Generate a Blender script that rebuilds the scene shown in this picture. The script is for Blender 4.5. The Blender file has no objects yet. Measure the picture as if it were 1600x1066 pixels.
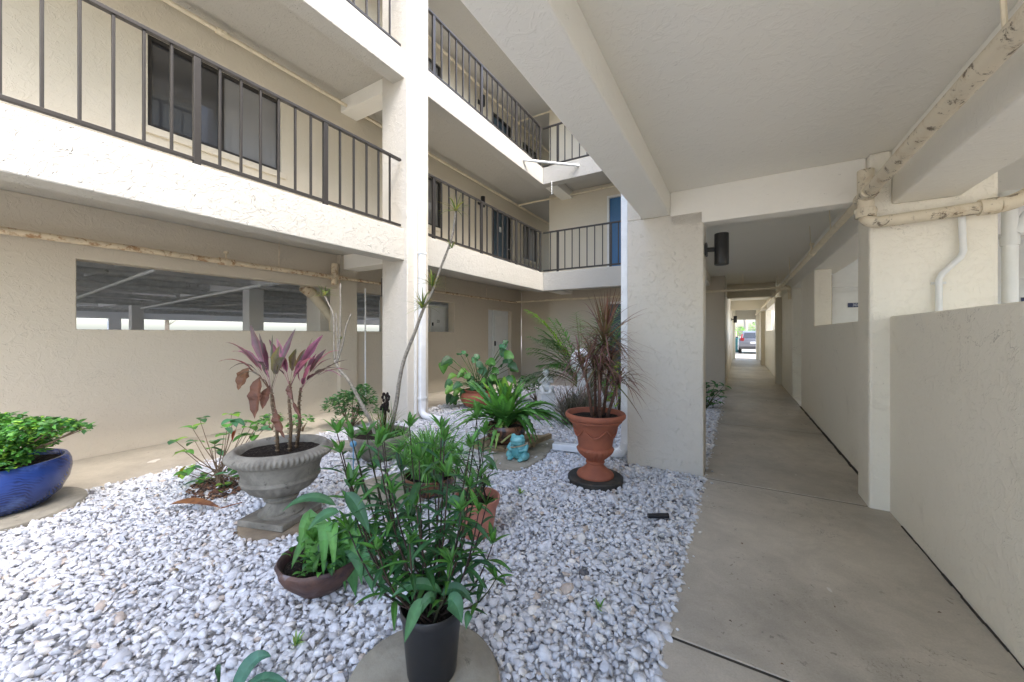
import bpy, bmesh, math, random
import numpy as np
from mathutils import Vector, Matrix, noise as mnoise
random.seed(7); RNG = np.random.default_rng(7)
C = bpy.context.scene.collection
SC = bpy.context.scene
R = math.radians
# ------------------------------------------------------------------ camera
F, U0, V0, H = 590.0, 800.0, 522.0, 1.35          # focal length in photo pixels, principal point, eye height
TH = math.atan2(353, 590)
cam = bpy.data.cameras.new('camera'); camo = bpy.data.objects.new('camera', cam); C.objects.link(camo)
camo.location = (0, 0, H); camo.rotation_euler = (R(90), 0, TH)
cam.sensor_width = 36; cam.lens = 36*F/1600; cam.shift_y = -11/1600; cam.clip_end = 2000; cam.clip_start = .02
SC.camera = camo
# ------------------------------------------------------------------ world, sun, exposure
w = bpy.data.worlds.new('World'); SC.world = w; w.use_nodes = True
SUN_EL, SUN_AZ = R(56), R(103)                      # azimuth clockwise from +Y: over the right-hand wing
nt = w.node_tree; sky = nt.nodes.new('ShaderNodeTexSky'); sky.sky_type = 'NISHITA'; sky.sun_disc = False
sky.sun_elevation = SUN_EL; sky.sun_rotation = SUN_AZ; sky.air_density = 1.0; sky.dust_density = 3.0; sky.ozone_density = 1.0
bg = nt.nodes['Background']; nt.links.new(sky.outputs[0], bg.inputs[0]); bg.inputs[1].default_value = .15
sun = bpy.data.lights.new('sun', 'SUN'); suno = bpy.data.objects.new('sun', sun); C.objects.link(suno)
sun.energy = 1.1; sun.angle = R(14); sun.color = (1, .95, .87)
sd = Vector((math.sin(SUN_AZ)*math.cos(SUN_EL), math.cos(SUN_AZ)*math.cos(SUN_EL), math.sin(SUN_EL)))
suno.rotation_euler = sd.to_track_quat('Z', 'Y').to_euler()
SC.view_settings.view_transform = 'Standard'; SC.view_settings.look = 'None'
SC.view_settings.exposure = 2.38; SC.view_settings.gamma = 1; SC.view_settings.use_curve_mapping = False
SC.render.engine = 'CYCLES'
SC.cycles.max_bounces = 14; SC.cycles.diffuse_bounces = 8; SC.cycles.glossy_bounces = 4; SC.cycles.transmission_bounces = 6
SC.cycles.transparent_max_bounces = 8; SC.cycles.caustics_reflective = False; SC.cycles.caustics_refractive = False
SC.cycles.use_denoising = True; SC.cycles.sample_clamp_indirect = 8
# ------------------------------------------------------------------ photo pixel -> place
cs, sn = math.cos(TH), math.sin(TH)
FW, RT, UP, CAM = Vector((-sn, cs, 0)), Vector((cs, sn, 0)), Vector((0, 0, 1)), Vector((0, 0, H))
def ray(u, v): return FW + RT*((u-U0)/F) + UP*((V0-v)/F)
def gd(u, v, d): return CAM + ray(u, v)*d
def gz(u, v, z=0.0): r = ray(u, v); return CAM + r*((z-H)/r.z)
def gx(u, v, X): r = ray(u, v); return CAM + r*(X/r.x)
def gy(u, v, Y): r = ray(u, v); return CAM + r*(Y/r.y)
def dep(p): return (Vector(p)-CAM).dot(FW)
# ------------------------------------------------------------------ object helpers
WLOC = {}
def tag(o, label=None, cat=None, group=None, kind=None):
    if label: o['label'] = label
    if cat: o['category'] = cat
    if group: o['group'] = group
    if kind: o['kind'] = kind
    return o
def empty(name, loc, label, cat, group=None):
    o = bpy.data.objects.new(name, None); C.objects.link(o); o.location = loc; o.empty_display_size = .1
    WLOC[o.name] = Vector(loc); return tag(o, label, cat, group)
class MB:
    def __init__(s): s.v = []; s.f = []; s.c = []; s.col = (1, 1, 1)
    def add(s, vs, fs, col=None):
        b = len(s.v); s.v += [tuple(p) for p in vs]; s.f += [tuple(i+b for i in f) for f in fs]
        s.c += [col or s.col]*len(vs) if not isinstance(col, list) else col
        return s
    def box(s, x0, x1, y0, y1, z0, z1, col=None):
        return s.add([(x0,y0,z0),(x1,y0,z0),(x1,y1,z0),(x0,y1,z0),(x0,y0,z1),(x1,y0,z1),(x1,y1,z1),(x0,y1,z1)],
              [(0,3,2,1),(4,5,6,7),(0,1,5,4),(1,2,6,5),(2,3,7,6),(3,0,4,7)], col)
    def obox(s, c, size, rz=0, rx=0, ry=0, col=None):
        m = Matrix.Translation(c) @ Matrix.Rotation(rz, 4, 'Z') @ Matrix.Rotation(ry, 4, 'Y') @ Matrix.Rotation(rx, 4, 'X')
        hx, hy, hz = [q/2 for q in size]
        vs = [m @ Vector(p) for p in [(-hx,-hy,-hz),(hx,-hy,-hz),(hx,hy,-hz),(-hx,hy,-hz),(-hx,-hy,hz),(hx,-hy,hz),(hx,hy,hz),(-hx,hy,hz)]]
        return s.add(vs, [(0,3,2,1),(4,5,6,7),(0,1,5,4),(1,2,6,5),(2,3,7,6),(3,0,4,7)], col)
    def tube(s, pts, rad, n=8, cap=True, col=None):
        pts = [Vector(p) for p in pts]; k = len(pts)
        if not hasattr(rad, '__len__'): rad = [rad]*k
        ref = None; vs = []; fs = []
        for i, p in enumerate(pts):
            t = (pts[min(i+1, k-1)]-pts[max(i-1, 0)]).normalized()
            if ref is None: ref = Vector((0, 0, 1)) if abs(t.z) < .9 else Vector((1, 0, 0))
            a = t.cross(ref).normalized(); b = a.cross(t).normalized(); ref = b
            for j in range(n):
                q = 2*math.pi*j/n; vs.append(p+(a*math.cos(q)+b*math.sin(q))*rad[i])
        for i in range(k-1):
            for j in range(n): fs.append((i*n+j, i*n+(j+1) % n, (i+1)*n+(j+1) % n, (i+1)*n+j))
        if cap: fs += [tuple(range(n))[::-1], tuple(range((k-1)*n, k*n))]
        return s.add(vs, fs, col)
    def lathe(s, prof, c=(0, 0, 0), n=40, col=None, flute=None, jit=0, close=True):
        vs = []; fs = []; c = Vector(c)
        for i, (r, z) in enumerate(prof):
            fa, fk = (flute or {}).get(i, (0, 1))
            for j in range(n):
                q = 2*math.pi*j/n; rr = r*(1+fa*math.cos(fk*q))
                if jit: rr *= 1+jit*mnoise.noise((math.cos(q)*2+c.x*7, math.sin(q)*2+c.y*3, z*6))
                vs.append((c.x+rr*math.cos(q), c.y+rr*math.sin(q), c.z+z))
        k = len(prof)
        for i in range(k-1):
            for j in range(n): fs.append((i*n+j, i*n+(j+1) % n, (i+1)*n+(j+1) % n, (i+1)*n+j))
        if close: fs += [tuple(range(n))[::-1], tuple(range((k-1)*n, k*n))]
        return s.add(vs, fs, col)
    def ell(s, c, r, n=16, m=10, rot=None, col=None):
        vs = []; fs = []; c = Vector(c)
        for i in range(m+1):
            a = -math.pi/2+math.pi*i/m
            for j in range(n):
                q = 2*math.pi*j/n; p = Vector((r[0]*math.cos(a)*math.cos(q), r[1]*math.cos(a)*math.sin(q), r[2]*math.sin(a)))
                vs.append(c+(rot @ p if rot else p))
        for i in range(m):
            for j in range(n): fs.append((i*n+j, i*n+(j+1) % n, (i+1)*n+(j+1) % n, (i+1)*n+j))
        return s.add(vs, fs, col)
    def leaf(s, p0, p1, width, sag=.0, col=(.1, .3, .08), prof='lance', n=7, fold=.25, hint=None, stalk=0, tip=None, wav=0, mid=None):
        """a blade along a bent line p0 -> p1, lifted by sag in the middle"""
        p0, p1 = Vector(p0), Vector(p1); L = (p1-p0).length; cp = (p0+p1)/2+Vector((0, 0, sag*2))
        hint = Vector(hint) if hint is not None else Vector((0, 0, 1)); vs = []; fs = []; cl = []
        k = random.uniform(.8, 1.2); base = [max(0, q*k) for q in col]; tp = [max(0, q*k) for q in (tip or col)]
        last = None
        for i in range(n+1):
            t = i/n; p = p0*(1-t)**2+cp*2*t*(1-t)+p1*t*t; tg = ((cp-p0)*(1-t)+(p1-cp)*t).normalized()
            sd_ = tg.cross(hint)
            if sd_.length < .15: sd_ = last or tg.cross(Vector((.6, .5, .3)))
            sd_.normalize(); last = sd_; nm = sd_.cross(tg)
            q = 0 if t < stalk else (t-stalk)/(1-stalk)
            if prof == 'lance': wd = math.sin(math.pi*min(1, q)**.75)**.9
            elif prof == 'ovate': wd = max(0, math.sin(math.pi*q**.6))**.75
            elif prof == 'strap': wd = min(1, q*5+.35)*(1-max(0, q-.6)/.4*1.0)**.8 if q < 1 else 0
            elif prof == 'grass': wd = (1-q)**.7 if q > 0 else 1
            elif prof == 'heart': wd = max(0, 1-q)**.6*min(1, q*8+.0)
            else: wd = 1
            wd = max(wd, .05 if t < 1 else 0)*width/2
            wv = math.sin(t*21+k*9)*wav*wd
            vs += [p+sd_*wd+nm*(fold*wd+wv), p, p-sd_*wd+nm*(fold*wd-wv)]
            cc = [base[j]*(1-t)+tp[j]*t for j in range(3)]
            cl += [tuple(cc), tuple(x*k for x in mid) if mid else tuple(min(1, x*1.35+.008) for x in cc), tuple(cc)]
        for i in range(n):
            a = i*3; fs += [(a, a+1, a+4, a+3), (a+1, a+2, a+5, a+4)]
        return s.add(vs, fs, cl)
    def build(s, name, mat, parent=None, smooth=False, bevel=0, label=None, cat=None, group=None, kind=None, remesh=0, ang=None):
        me = bpy.data.meshes.new(name)
        vs = np.array(s.v, dtype=np.float64); lo, hi = vs.min(0), vs.max(0)
        org = np.array([(lo[0]+hi[0])/2, (lo[1]+hi[1])/2, lo[2]]); vs = vs-org
        me.from_pydata(vs.tolist(), [], s.f)
        at = me.color_attributes.new('tint', 'FLOAT_COLOR', 'POINT')
        at.data.foreach_set('color', np.array([(c[0], c[1], c[2], 1) for c in s.c], dtype=np.float32).ravel())
        bm = bmesh.new(); bm.from_mesh(me); bmesh.ops.recalc_face_normals(bm, faces=bm.faces) if len(s.f) < 60000 and mat.get('solid', 1) else None
        bm.to_mesh(me); bm.free()
        me.materials.append(mat)
        if smooth: me.polygons.foreach_set('use_smooth', [True]*len(me.polygons))
        o = bpy.data.objects.new(name, me); C.objects.link(o)
        pw = WLOC[parent.name] if parent else Vector((0, 0, 0))
        o.parent = parent; o.location = Vector(org)-pw; WLOC[o.name] = Vector(org)
        if remesh:
            r = o.modifiers.new('remesh', 'REMESH'); r.mode = 'VOXEL'; r.voxel_size = remesh; r.use_smooth_shade = True
            r = o.modifiers.new('smooth', 'SMOOTH'); r.iterations = 4; r.factor = .5
        if bevel:
            b = o.modifiers.new('bevel', 'BEVEL'); b.width = bevel; b.segments = 2; b.limit_method = 'ANGLE'; b.angle_limit = R(40)
        if ang: me.set_sharp_from_angle(angle=R(ang))
        return tag(o, label, cat, group, kind)
def cells(xs, ys, zs, solid):
    """one shell round the solid cells of a grid; solid(x, y, z) is asked at the cell centres"""
    m = MB(); idx = {}; nx, ny, nz = len(xs)-1, len(ys)-1, len(zs)-1
    S = {(i, j, k) for i in range(nx) for j in range(ny) for k in range(nz)
         if solid((xs[i]+xs[i+1])/2, (ys[j]+ys[j+1])/2, (zs[k]+zs[k+1])/2)}
    def V(i, j, k):
        if (i, j, k) not in idx: idx[(i, j, k)] = len(m.v); m.v.append((xs[i], ys[j], zs[k])); m.c.append((1, 1, 1))
        return idx[(i, j, k)]
    for (i, j, k) in S:
        for d, q in (((-1,0,0), ((0,0,0),(0,0,1),(0,1,1),(0,1,0))), ((1,0,0), ((1,0,0),(1,1,0),(1,1,1),(1,0,1))),
                     ((0,-1,0), ((0,0,0),(1,0,0),(1,0,1),(0,0,1))), ((0,1,0), ((0,1,0),(0,1,1),(1,1,1),(1,1,0))),
                     ((0,0,-1), ((0,0,0),(0,1,0),(1,1,0),(1,0,0))), ((0,0,1), ((0,0,1),(1,0,1),(1,1,1),(0,1,1)))):
            if (i+d[0], j+d[1], k+d[2]) not in S: m.f.append(tuple(V(i+a, j+b, k+c) for a, b, c in q))
    return m
def wall_x(x0, x1, y0, y1, z0, z1, holes):
    """wall along Y; holes = (ya, yb, za, zb)"""
    ys = sorted({y0, y1, *[h[0] for h in holes], *[h[1] for h in holes]}); zs = sorted({z0, z1, *[h[2] for h in holes], *[h[3] for h in holes]})
    return cells([x0, x1], [y for y in ys if y0 <= y <= y1], [z for z in zs if z0 <= z <= z1],
                 lambda x, y, z: not any(h[0] < y < h[1] and h[2] < z < h[3] for h in holes))
def wall_y(x0, x1, y0, y1, z0, z1, holes):
    xs = sorted({x0, x1, *[h[0] for h in holes], *[h[1] for h in holes]}); zs = sorted({z0, z1, *[h[2] for h in holes], *[h[3] for h in holes]})
    return cells([x for x in xs if x0 <= x <= x1], [y0, y1], [z for z in zs if z0 <= z <= z1],
                 lambda x, y, z: not any(h[0] < x < h[1] and h[2] < z < h[3] for h in holes))
# ------------------------------------------------------------------ materials
class NT:
    def __init__(s, name):
        s.m = bpy.data.materials.new(name); s.m.use_nodes = True; s.t = s.m.node_tree; s.p = s.t.nodes['Principled BSDF']; s.out = s.t.nodes['Material Output']
        s.co = s.n('ShaderNodeTexCoord').outputs['Object']
    def n(s, ty, **kw):
        q = s.t.nodes.new(ty)
        for k, v in kw.items(): setattr(q, k, v)
        return q
    def l(s, a, b): s.t.links.new(a, b)
    def noise(s, sc, det=4, rough=.55, dist=0, co=None):
        q = s.n('ShaderNodeTexNoise'); q.inputs['Scale'].default_value = sc; q.inputs['Detail'].default_value = det
        q.inputs['Roughness'].default_value = rough; q.inputs['Distortion'].default_value = dist; s.l(co or s.co, q.inputs['Vector']); return q.outputs[0]
    def ramp(s, x, a, b, lo=0.0, hi=1.0):
        q = s.n('ShaderNodeMapRange', interpolation_type='SMOOTHSTEP'); s.l(x, q.inputs[0])
        for i, v in enumerate((a, b, lo, hi)): q.inputs[i+1].default_value = v
        return q.outputs[0]
    def math(s, op, a, b):
        q = s.n('ShaderNodeMath', operation=op)
        for i, x in enumerate((a, b)):
            if isinstance(x, (int, float)): q.inputs[i].default_value = x
            else: s.l(x, q.inputs[i])
        return q.outputs[0]
    def mix(s, f, a, b, mode='MIX'):
        q = s.n('ShaderNodeMix', data_type='RGBA', blend_type=mode)
        for i, x in ((0, f), (6, a), (7, b)):
            if isinstance(x, (int, float)): q.inputs[i].default_value = x
            elif isinstance(x, tuple): q.inputs[i].default_value = (*x, 1)
            else: s.l(x, q.inputs[i])
        return q.outputs[2]
    def attr(s): q = s.n('ShaderNodeAttribute', attribute_name='tint'); return q.outputs['Color']
    def set(s, color=None, rough=None, metal=None, spec=None, **kw):
        for k, v in (('Base Color', color), ('Roughness', rough), ('Metallic', metal), ('Specular IOR Level', spec)):
            if v is None: continue
            if isinstance(v, tuple): s.p.inputs[k].default_value = (*v, 1)
            elif isinstance(v, (int, float)): s.p.inputs[k].default_value = v
            else: s.l(v, s.p.inputs[k])
        return s
    def bump(s, h, strength=.5, dist=.01):
        b = s.n('ShaderNodeBump'); b.inputs['Strength'].default_value = strength; b.inputs['Distance'].default_value = dist
        s.l(h, b.inputs['Height']); s.l(b.outputs[0], s.p.inputs['Normal']); return s
M = {}
def stucco(name, col, strength=.6, scale=1.0, dist=.012, grime=.0, cracks=0, pa=.5, pr=.55, m0=.50):
    m = NT(name)
    a = m.ramp(m.noise(9*scale, 3, .55, 1.2), .50, .56)
    # short trowel strokes: contour lines of a warped noise, kept only here and there
    def strokes(sc, dist, wd, m0):
        n_ = m.math('ABSOLUTE', m.math('SUBTRACT', m.noise(sc*scale, 2, .5, dist), .5), 0)
        return m.math('MULTIPLY', m.ramp(n_, .0, wd, 1, 0), m.ramp(m.noise(sc*1.7*scale, 2, .5, .3), m0, m0+.07))
    ridge = m.math('ADD', strokes(6.5, .9, .022, m0), strokes(10.3, 1.4, .03, m0+.03))
    h = m.math('ADD', m.math('MULTIPLY', a, pa), m.math('ADD', m.math('MULTIPLY', ridge, pr), m.math('MULTIPLY', m.noise(60, 3), .3)))
    g = m.ramp(m.noise(1.1, 5, .6), .35, .75, 1, .9)
    k = m.mix(1.0, col, m.mix(g, (.80, .77, .70), (1, 1, 1)), 'MULTIPLY')
    if cracks:
        cr = m.math('ABSOLUTE', m.math('SUBTRACT', m.noise(1.3, 6, .62, .4), .5), 0)
        k = m.mix(m.math('MULTIPLY', m.ramp(cr, .0, .0022, cracks, 0), m.ramp(m.noise(.9, 2), .5, .6)), k, (.20, .17, .13))
        k = m.mix(m.ramp(m.noise(2.2, 6, .7, .6), .56, .74, 0, .35), k, (.50, .47, .40))
    if grime:
        sp = m.ramp(m.noise(26, 4, .7, .6), .66, .74, 0, grime); k = m.mix(sp, k, (.16, .14, .11))
    m.set(k, .5 if name == 'stucco_parapet' else .75, spec=.4).bump(h, strength, dist); M[name] = m.m
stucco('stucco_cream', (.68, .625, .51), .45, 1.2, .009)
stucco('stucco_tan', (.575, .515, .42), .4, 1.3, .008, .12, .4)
stucco('stucco_white', (.49, .475, .435), .8, 1.15, .012, .06, 0, .22, .6, .56)
stucco('stucco_pillar', (.62, .585, .52), .6, 1.0, .014, .1, 0, .25, .6, .53)
stucco('stucco_parapet', (.84, .805, .71), .45, 1.3, .009, .3, .5)
stucco('soffit', (.84, .82, .76), .28, 1.2, .008, .35)
stucco('garage_paint', (.88, .88, .89), .3, 1, .008, .3)
def simple(name, col, rough=.5, metal=0, spec=.5, var=.12, sc=8, bump=0, bsc=60, bd=.002, stain=None, st=(.62, .7), ssc=5):
    m = NT(name); g = m.ramp(m.noise(sc, 5, .6), .3, .7, 1-var, 1+var)
    k = m.mix(1.0, col, g, 'MULTIPLY')
    if stain: k = m.mix(m.ramp(m.noise(ssc, 6, .68, .4), st[0], st[1]), k, stain)
    m.set(k, rough, metal, spec)
    if bump: m.bump(m.noise(bsc, 4, .6), bump, bd)
    M[name] = m.m; return m
# concrete walk
m = NT('walk_concrete')
big = m.ramp(m.noise(.55, 5, .62, .3), .3, .72, .68, 1.12); fine = m.ramp(m.noise(110, 3, .7), .2, .8, .9, 1.08); mid = m.ramp(m.noise(5, 6, .7, .5), .35, .7, .88, 1.06)
k = m.mix(1.0, m.mix(1.0, m.mix(1.0, (.50, .455, .38), big, 'MULTIPLY'), fine, 'MULTIPLY'), mid, 'MULTIPLY')
k = m.mix(m.ramp(m.noise(6.5, 5, .62, .6), .66, .73, 0, .5), k, (.10, .09, .075))
cr = m.math('ABSOLUTE', m.math('SUBTRACT', m.noise(.8, 7, .65, .3), .5), 0); k = m.mix(m.math('MULTIPLY', m.ramp(cr, .0, .0016, .7, 0), m.ramp(m.noise(.6, 2), .48, .55)), k, (.13, .11, .09)); k = m.mix(m.math('MULTIPLY', m.ramp(m.noise(34, 3, .6, .5), .63, .68), m.ramp(m.noise(1.6, 4, .6), .5, .62, 0, .6)), k, (.15, .135, .11))
k = m.mix(m.ramp(m.noise(4.1, 2, .5, .5), .735, .75, 0, .8), k, (.62, .60, .56))
m.set(k, m.ramp(m.noise(2.5, 4), .3, .7, .42, .62), spec=.45).bump(m.math('ADD', m.noise(45, 5, .7), m.math('MULTIPLY', m.noise(4, 3), 2)), .16, .004); M['walk_concrete'] = m.m
simple('joint_dark', (.045, .04, .033), .9)
simple('asphalt', (.055, .055, .058), .85, bump=.4, bsc=120)
simple('pale_ground', (.36, .35, .32), .9); simple('soil_floor', (.25, .24, .22), .9)
# white pebbles: tint per stone
m = NT('pebble'); g = m.ramp(m.noise(38, 4, .6), .3, .75, .82, 1.06)
m.set(m.mix(1.0, m.attr(), g, 'MULTIPLY'), .7, spec=.35).bump(m.noise(90, 4, .6), .35, .004); M['pebble'] = m.m
simple('gravel_floor', (.5, .5, .5), .9, var=.5, sc=45, bump=.8, bsc=45, bd=.02)
simple('rail_bronze', (.045, .041, .038), .42, .35, .5, .08)
m = NT('window_glass'); m.set((.22, .22, .22), .04); m.p.inputs['IOR'].default_value = 2.0; M['blind_glass'] = m.m; m = NT('window_glass2'); m.set((.045, .046, .05), .04); m.p.inputs['IOR'].default_value = 2.0; M['window_glass'] = m.m
simple('frame_bronze', (.04, .037, .034), .45, .3)
simple('frame_white', (.75, .75, .73), .4, var=.05)
simple('pvc_white', (.80, .82, .84), .32, var=.05, stain=(.55, .53, .49), st=(.68, .8), ssc=7)
# old painted pipe, cream with flaking rust
m = NT('old_pipe')
fl = m.ramp(m.noise(8, 7, .75, .5), .52, .66); dk = m.ramp(m.noise(13, 6, .78, .7), .555, .62)
k = m.mix(m.math('MULTIPLY', fl, .6), (.68, .61, .48), (.50, .39, .25)); k = m.mix(m.math('MULTIPLY', dk, .8), k, (.10, .07, .045))
m.set(k, .65, spec=.3).bump(m.math('SUBTRACT', 1, m.math('ADD', m.math('MULTIPLY', fl, .5), dk)), .5, .006); M['old_pipe'] = m.m
simple('cream_pipe', (.74, .66, .50), .6, var=.08, stain=(.40, .29, .18), st=(.62, .72), ssc=9)
simple('rust_pipe', (.62, .52, .37), .7, var=.12, stain=(.34, .20, .10), st=(.5, .62), ssc=12, bump=.3, bsc=30)
simple('grey_pipe', (.70, .71, .72), .5, var=.12, stain=(.25, .24, .22), st=(.62, .72))
simple('white_paint', (.78, .80, .80), .45, var=.04, sc=3)
simple('door_white', (.74, .77, .78), .45, var=.05, sc=3)
simple('door_blue', (.045, .15, .31), .38, var=.06, sc=3)
simple('door_slate', (.055, .09, .125), .4, var=.08, sc=3)
simple('sign_navy', (.012, .028, .10), .4)
simple('sign_letter', (.55, .60, .70), .5)
simple('sign_dark', (.06, .07, .09), .5)
simple('lamp_black', (.018, .018, .019), .38, .2)
simple('lamp_lens', (.6, .6, .58), .3)
# pots
m = NT('terracotta'); k = m.mix(m.ramp(m.noise(6, 6, .65), .35, .7), (.34, .115, .065), (.27, .095, .06)); k = m.mix(m.ramp(m.noise(16, 5, .7), .62, .74, 0, .5), k, (.46, .27, .19))
m.set(k, .72, spec=.3).bump(m.noise(70, 4, .6), .2, .003); M['terracotta'] = m.m
m = NT('plastic_terracotta'); m.set(m.mix(m.ramp(m.noise(5, 5), .35, .7), (.46, .19, .135), (.40, .165, .12)), .5); M['plastic_terracotta'] = m.m
m = NT('cast_stone'); k = m.mix(m.ramp(m.noise(5, 7, .7, .5), .32, .68), (.27, .255, .215), (.15, .14, .118))
k = m.mix(m.ramp(m.noise(14, 5, .7, .4), .60, .7, 0, .75), k, (.07, .068, .055)); k = m.mix(m.ramp(m.noise(3.3, 5, .7), .58, .72, 0, .6), k, (.16, .155, .10))
m.set(k, .85, spec=.2).bump(m.noise(45, 6, .7), .5, .006); M['cast_stone'] = m.m
m = NT('step_stone'); k = m.mix(m.ramp(m.noise(4, 7, .7, .4), .3, .7), (.37, .345, .28), (.25, .23, .185)); k = m.mix(m.ramp(m.noise(6, 6, .72, .8), .60, .72, 0, .8), k, (.10, .095, .075))
m.set(k, .85, spec=.2).bump(m.noise(60, 6, .7), .45, .006); M['step_stone'] = m.m
m = NT('brown_stone'); k = m.mix(m.ramp(m.noise(4, 7, .7), .3, .7), (.27, .215, .145), (.15, .12, .085)); m.set(k, .85).bump(m.noise(50, 5, .7), .4, .005); M['brown_stone'] = m.m
# blue glaze with combed waves
m = NT('blue_glaze')
wv = m.n('ShaderNodeTexWave', wave_type='RINGS', wave_profile='SIN'); wv.inputs['Scale'].default_value = 16; wv.inputs['Distortion'].default_value = 7; wv.inputs['Detail'].default_value = 1.5; wv.inputs['Detail Scale'].default_value = 1.1; m.l(m.co, wv.inputs['Vector'])
k = m.mix(m.math('MULTIPLY', m.ramp(wv.outputs['Fac'], .3, .7), m.ramp(m.noise(5, 2), .42, .55)), (.018, .048, .22), (.01, .024, .11)); k = m.mix(m.ramp(m.noise(7, 5, .6), .5, .75, 0, .6), k, (.09, .17, .45))
m.set(k, .25, spec=.6).bump(wv.outputs['Fac'], .15, .004); M['blue_glaze'] = m.m
simple('black_plastic', (.016, .017, .02), .42, var=.1, sc=20, stain=(.05, .05, .05), st=(.66, .8))
m = NT('soil'); m.set(m.mix(m.ramp(m.noise(70, 4, .7), .5, .66), (.018, .014, .011), (.085, .065, .05)), .95, spec=.2).bump(m.noise(60, 5, .75), 1.0, .025); M['soil'] = m.m
m = NT('purple_clay'); k = m.mix(m.ramp(m.noise(6, 6, .7, .6), .4, .62), (.05, .03, .032), (.12, .065, .05)); k = m.mix(m.ramp(m.noise(9, 5), .6, .72), k, (.22, .2, .22)); m.set(k, .5, spec=.4).bump(m.noise(14, 5, .6), .5, .01); M['purple_clay'] = m.m
m = NT('brown_glaze'); k = m.mix(m.ramp(m.noise(9, 6, .7, 1), .42, .62), (.035, .02, .016), (.17, .075, .04)); m.set(k, .25, spec=.6); M['brown_glaze'] = m.m
m = NT('wood'); mp = m.n('ShaderNodeMapping'); mp.inputs['Scale'].default_value = (2, 26, 26); m.l(m.co, mp.inputs[0]); k = m.mix(m.ramp(m.noise(2.0, 5, .7, .5, mp.outputs[0]), .3, .7), (.40, .31, .19), (.24, .185, .12)); m.set(k, .8, spec=.2).bump(m.noise(2.0, 5, .7, .5, mp.outputs[0]), .3, .004); M['wood'] = m.m
simple('rubber', (.028, .028, .026), .75, var=.3, bump=.3, stain=(.09, .075, .055), st=(.5, .75))
simple('statue_white', (.80, .80, .79), .65, var=.06, sc=20, stain=(.5, .5, .48), st=(.62, .78), ssc=14)
m = NT('teal_glaze'); k = m.mix(m.ramp(m.noise(14, 5, .6), .38, .66), (.09, .33, .36), (.20, .50, .51)); m.set(k, .22, spec=.6); M['teal_glaze'] = m.m
simple('rope', (.42, .36, .27), .9); simple('pale_blue', (.12, .30, .48), .3)
# plants: tint per leaf, thin and a little see-through
m = NT('leaf'); c0 = m.attr(); g = m.ramp(m.noise(22, 3), .3, .7, .85, 1.15); c1 = m.mix(1.0, c0, g, 'MULTIPLY'); m.set(c1, .42, spec=.45)
tr = m.n('ShaderNodeBsdfTranslucent'); m.l(m.mix(1.0, c1, (1.25, 1.35, .55), 'MULTIPLY'), tr.inputs[0]); ms = m.n('ShaderNodeMixShader'); ms.inputs[0].default_value = .3
m.l(m.p.outputs[0], ms.inputs[1]); m.l(tr.outputs[0], ms.inputs[2]); m.l(ms.outputs[0], m.out.inputs[0]); m.m['solid'] = 0; M['leaf'] = m.m
m = NT('dry_leaf'); m.set(m.mix(m.ramp(m.noise(14, 5, .6), .35, .7), m.mix(1.0, m.attr(), (.75, .68, .6), 'MULTIPLY'), (.085, .032, .016)), .6); m.m['solid'] = 0; M['dry_leaf'] = m.m
m = NT('stem'); m.set(m.mix(1.0, m.attr(), m.ramp(m.noise(40, 4, .7), .3, .7, .6, 1.25), 'MULTIPLY'), .75, spec=.3).bump(m.noise(50, 4), .4, .004); M['stem'] = m.m
simple('car_silver', (.20, .21, .24), .28, .6, .5, .03); simple('car_glass', (.02, .025, .03), .05, 0, .9); simple('car_red', (.22, .015, .02), .2); simple('car_dark', (.03, .03, .032), .6); simple('tyre', (.02, .02, .02), .8)
simple('bin_teal', (.04, .20, .21), .5)
# ------------------------------------------------------------------ ground
g = MB(); g.box(-160, 160, -120, 240, -.6, -.06); g.build('ground', M['pale_ground'], kind='structure')
g = MB()
js = [-5, -2.2, -.35, 1.81, 3.97, 6.5, 8.7, 11.1, 13.5, 16, 18.6, 21.2, 23.4]
for a, b in zip(js, js[1:]): g.box(-.28, 1.0 if b < 12 else 1.0, a+.0075, b-.0075, -.055, 0)
g.build('walkway', M['walk_concrete'], bevel=.006, kind='structure')
g = MB(); g.box(-.27, .99, -4.95, 23.3, -.058, -.004); g.build('walkway', M['joint_dark'], kind='structure')
g = MB()
for a, b in zip([-5, 2.85, 5.9, 8.4], [2.85, 5.9, 8.4, 10.79]): g.box(-6.09, -4.84, a+.005, b-.005, -.055, -.002)
g.box(-4.83, -.29, 9.10, 10.39, -.055, -.003)
g.build('walkway', M['walk_concrete'], bevel=.005, kind='structure')
g = MB(); g.box(-24, -6.31, -6, 30, -.055, -.002); g.box(1.22, 7.5, -5, 8, -.055, -.002); g.build('garage_floor', M['walk_concrete'], kind='structure')
g = MB(); g.box(-4.83, -.29, -5, 9.09, -.058, -.022); g.build('gravel_bed', M['gravel_floor'], kind='structure')
# ------------------------------------------------------------------ building levels
Z1c, Z2, Z2c, Z3, Z3c, ZR = 2.75, 2.965, 5.54, 5.73, 8.15, 8.4       # ceilings and floors
XW, XF, YF, YE, XE = -6.1, -4.41, 8.96, 10.4, -.265
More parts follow.
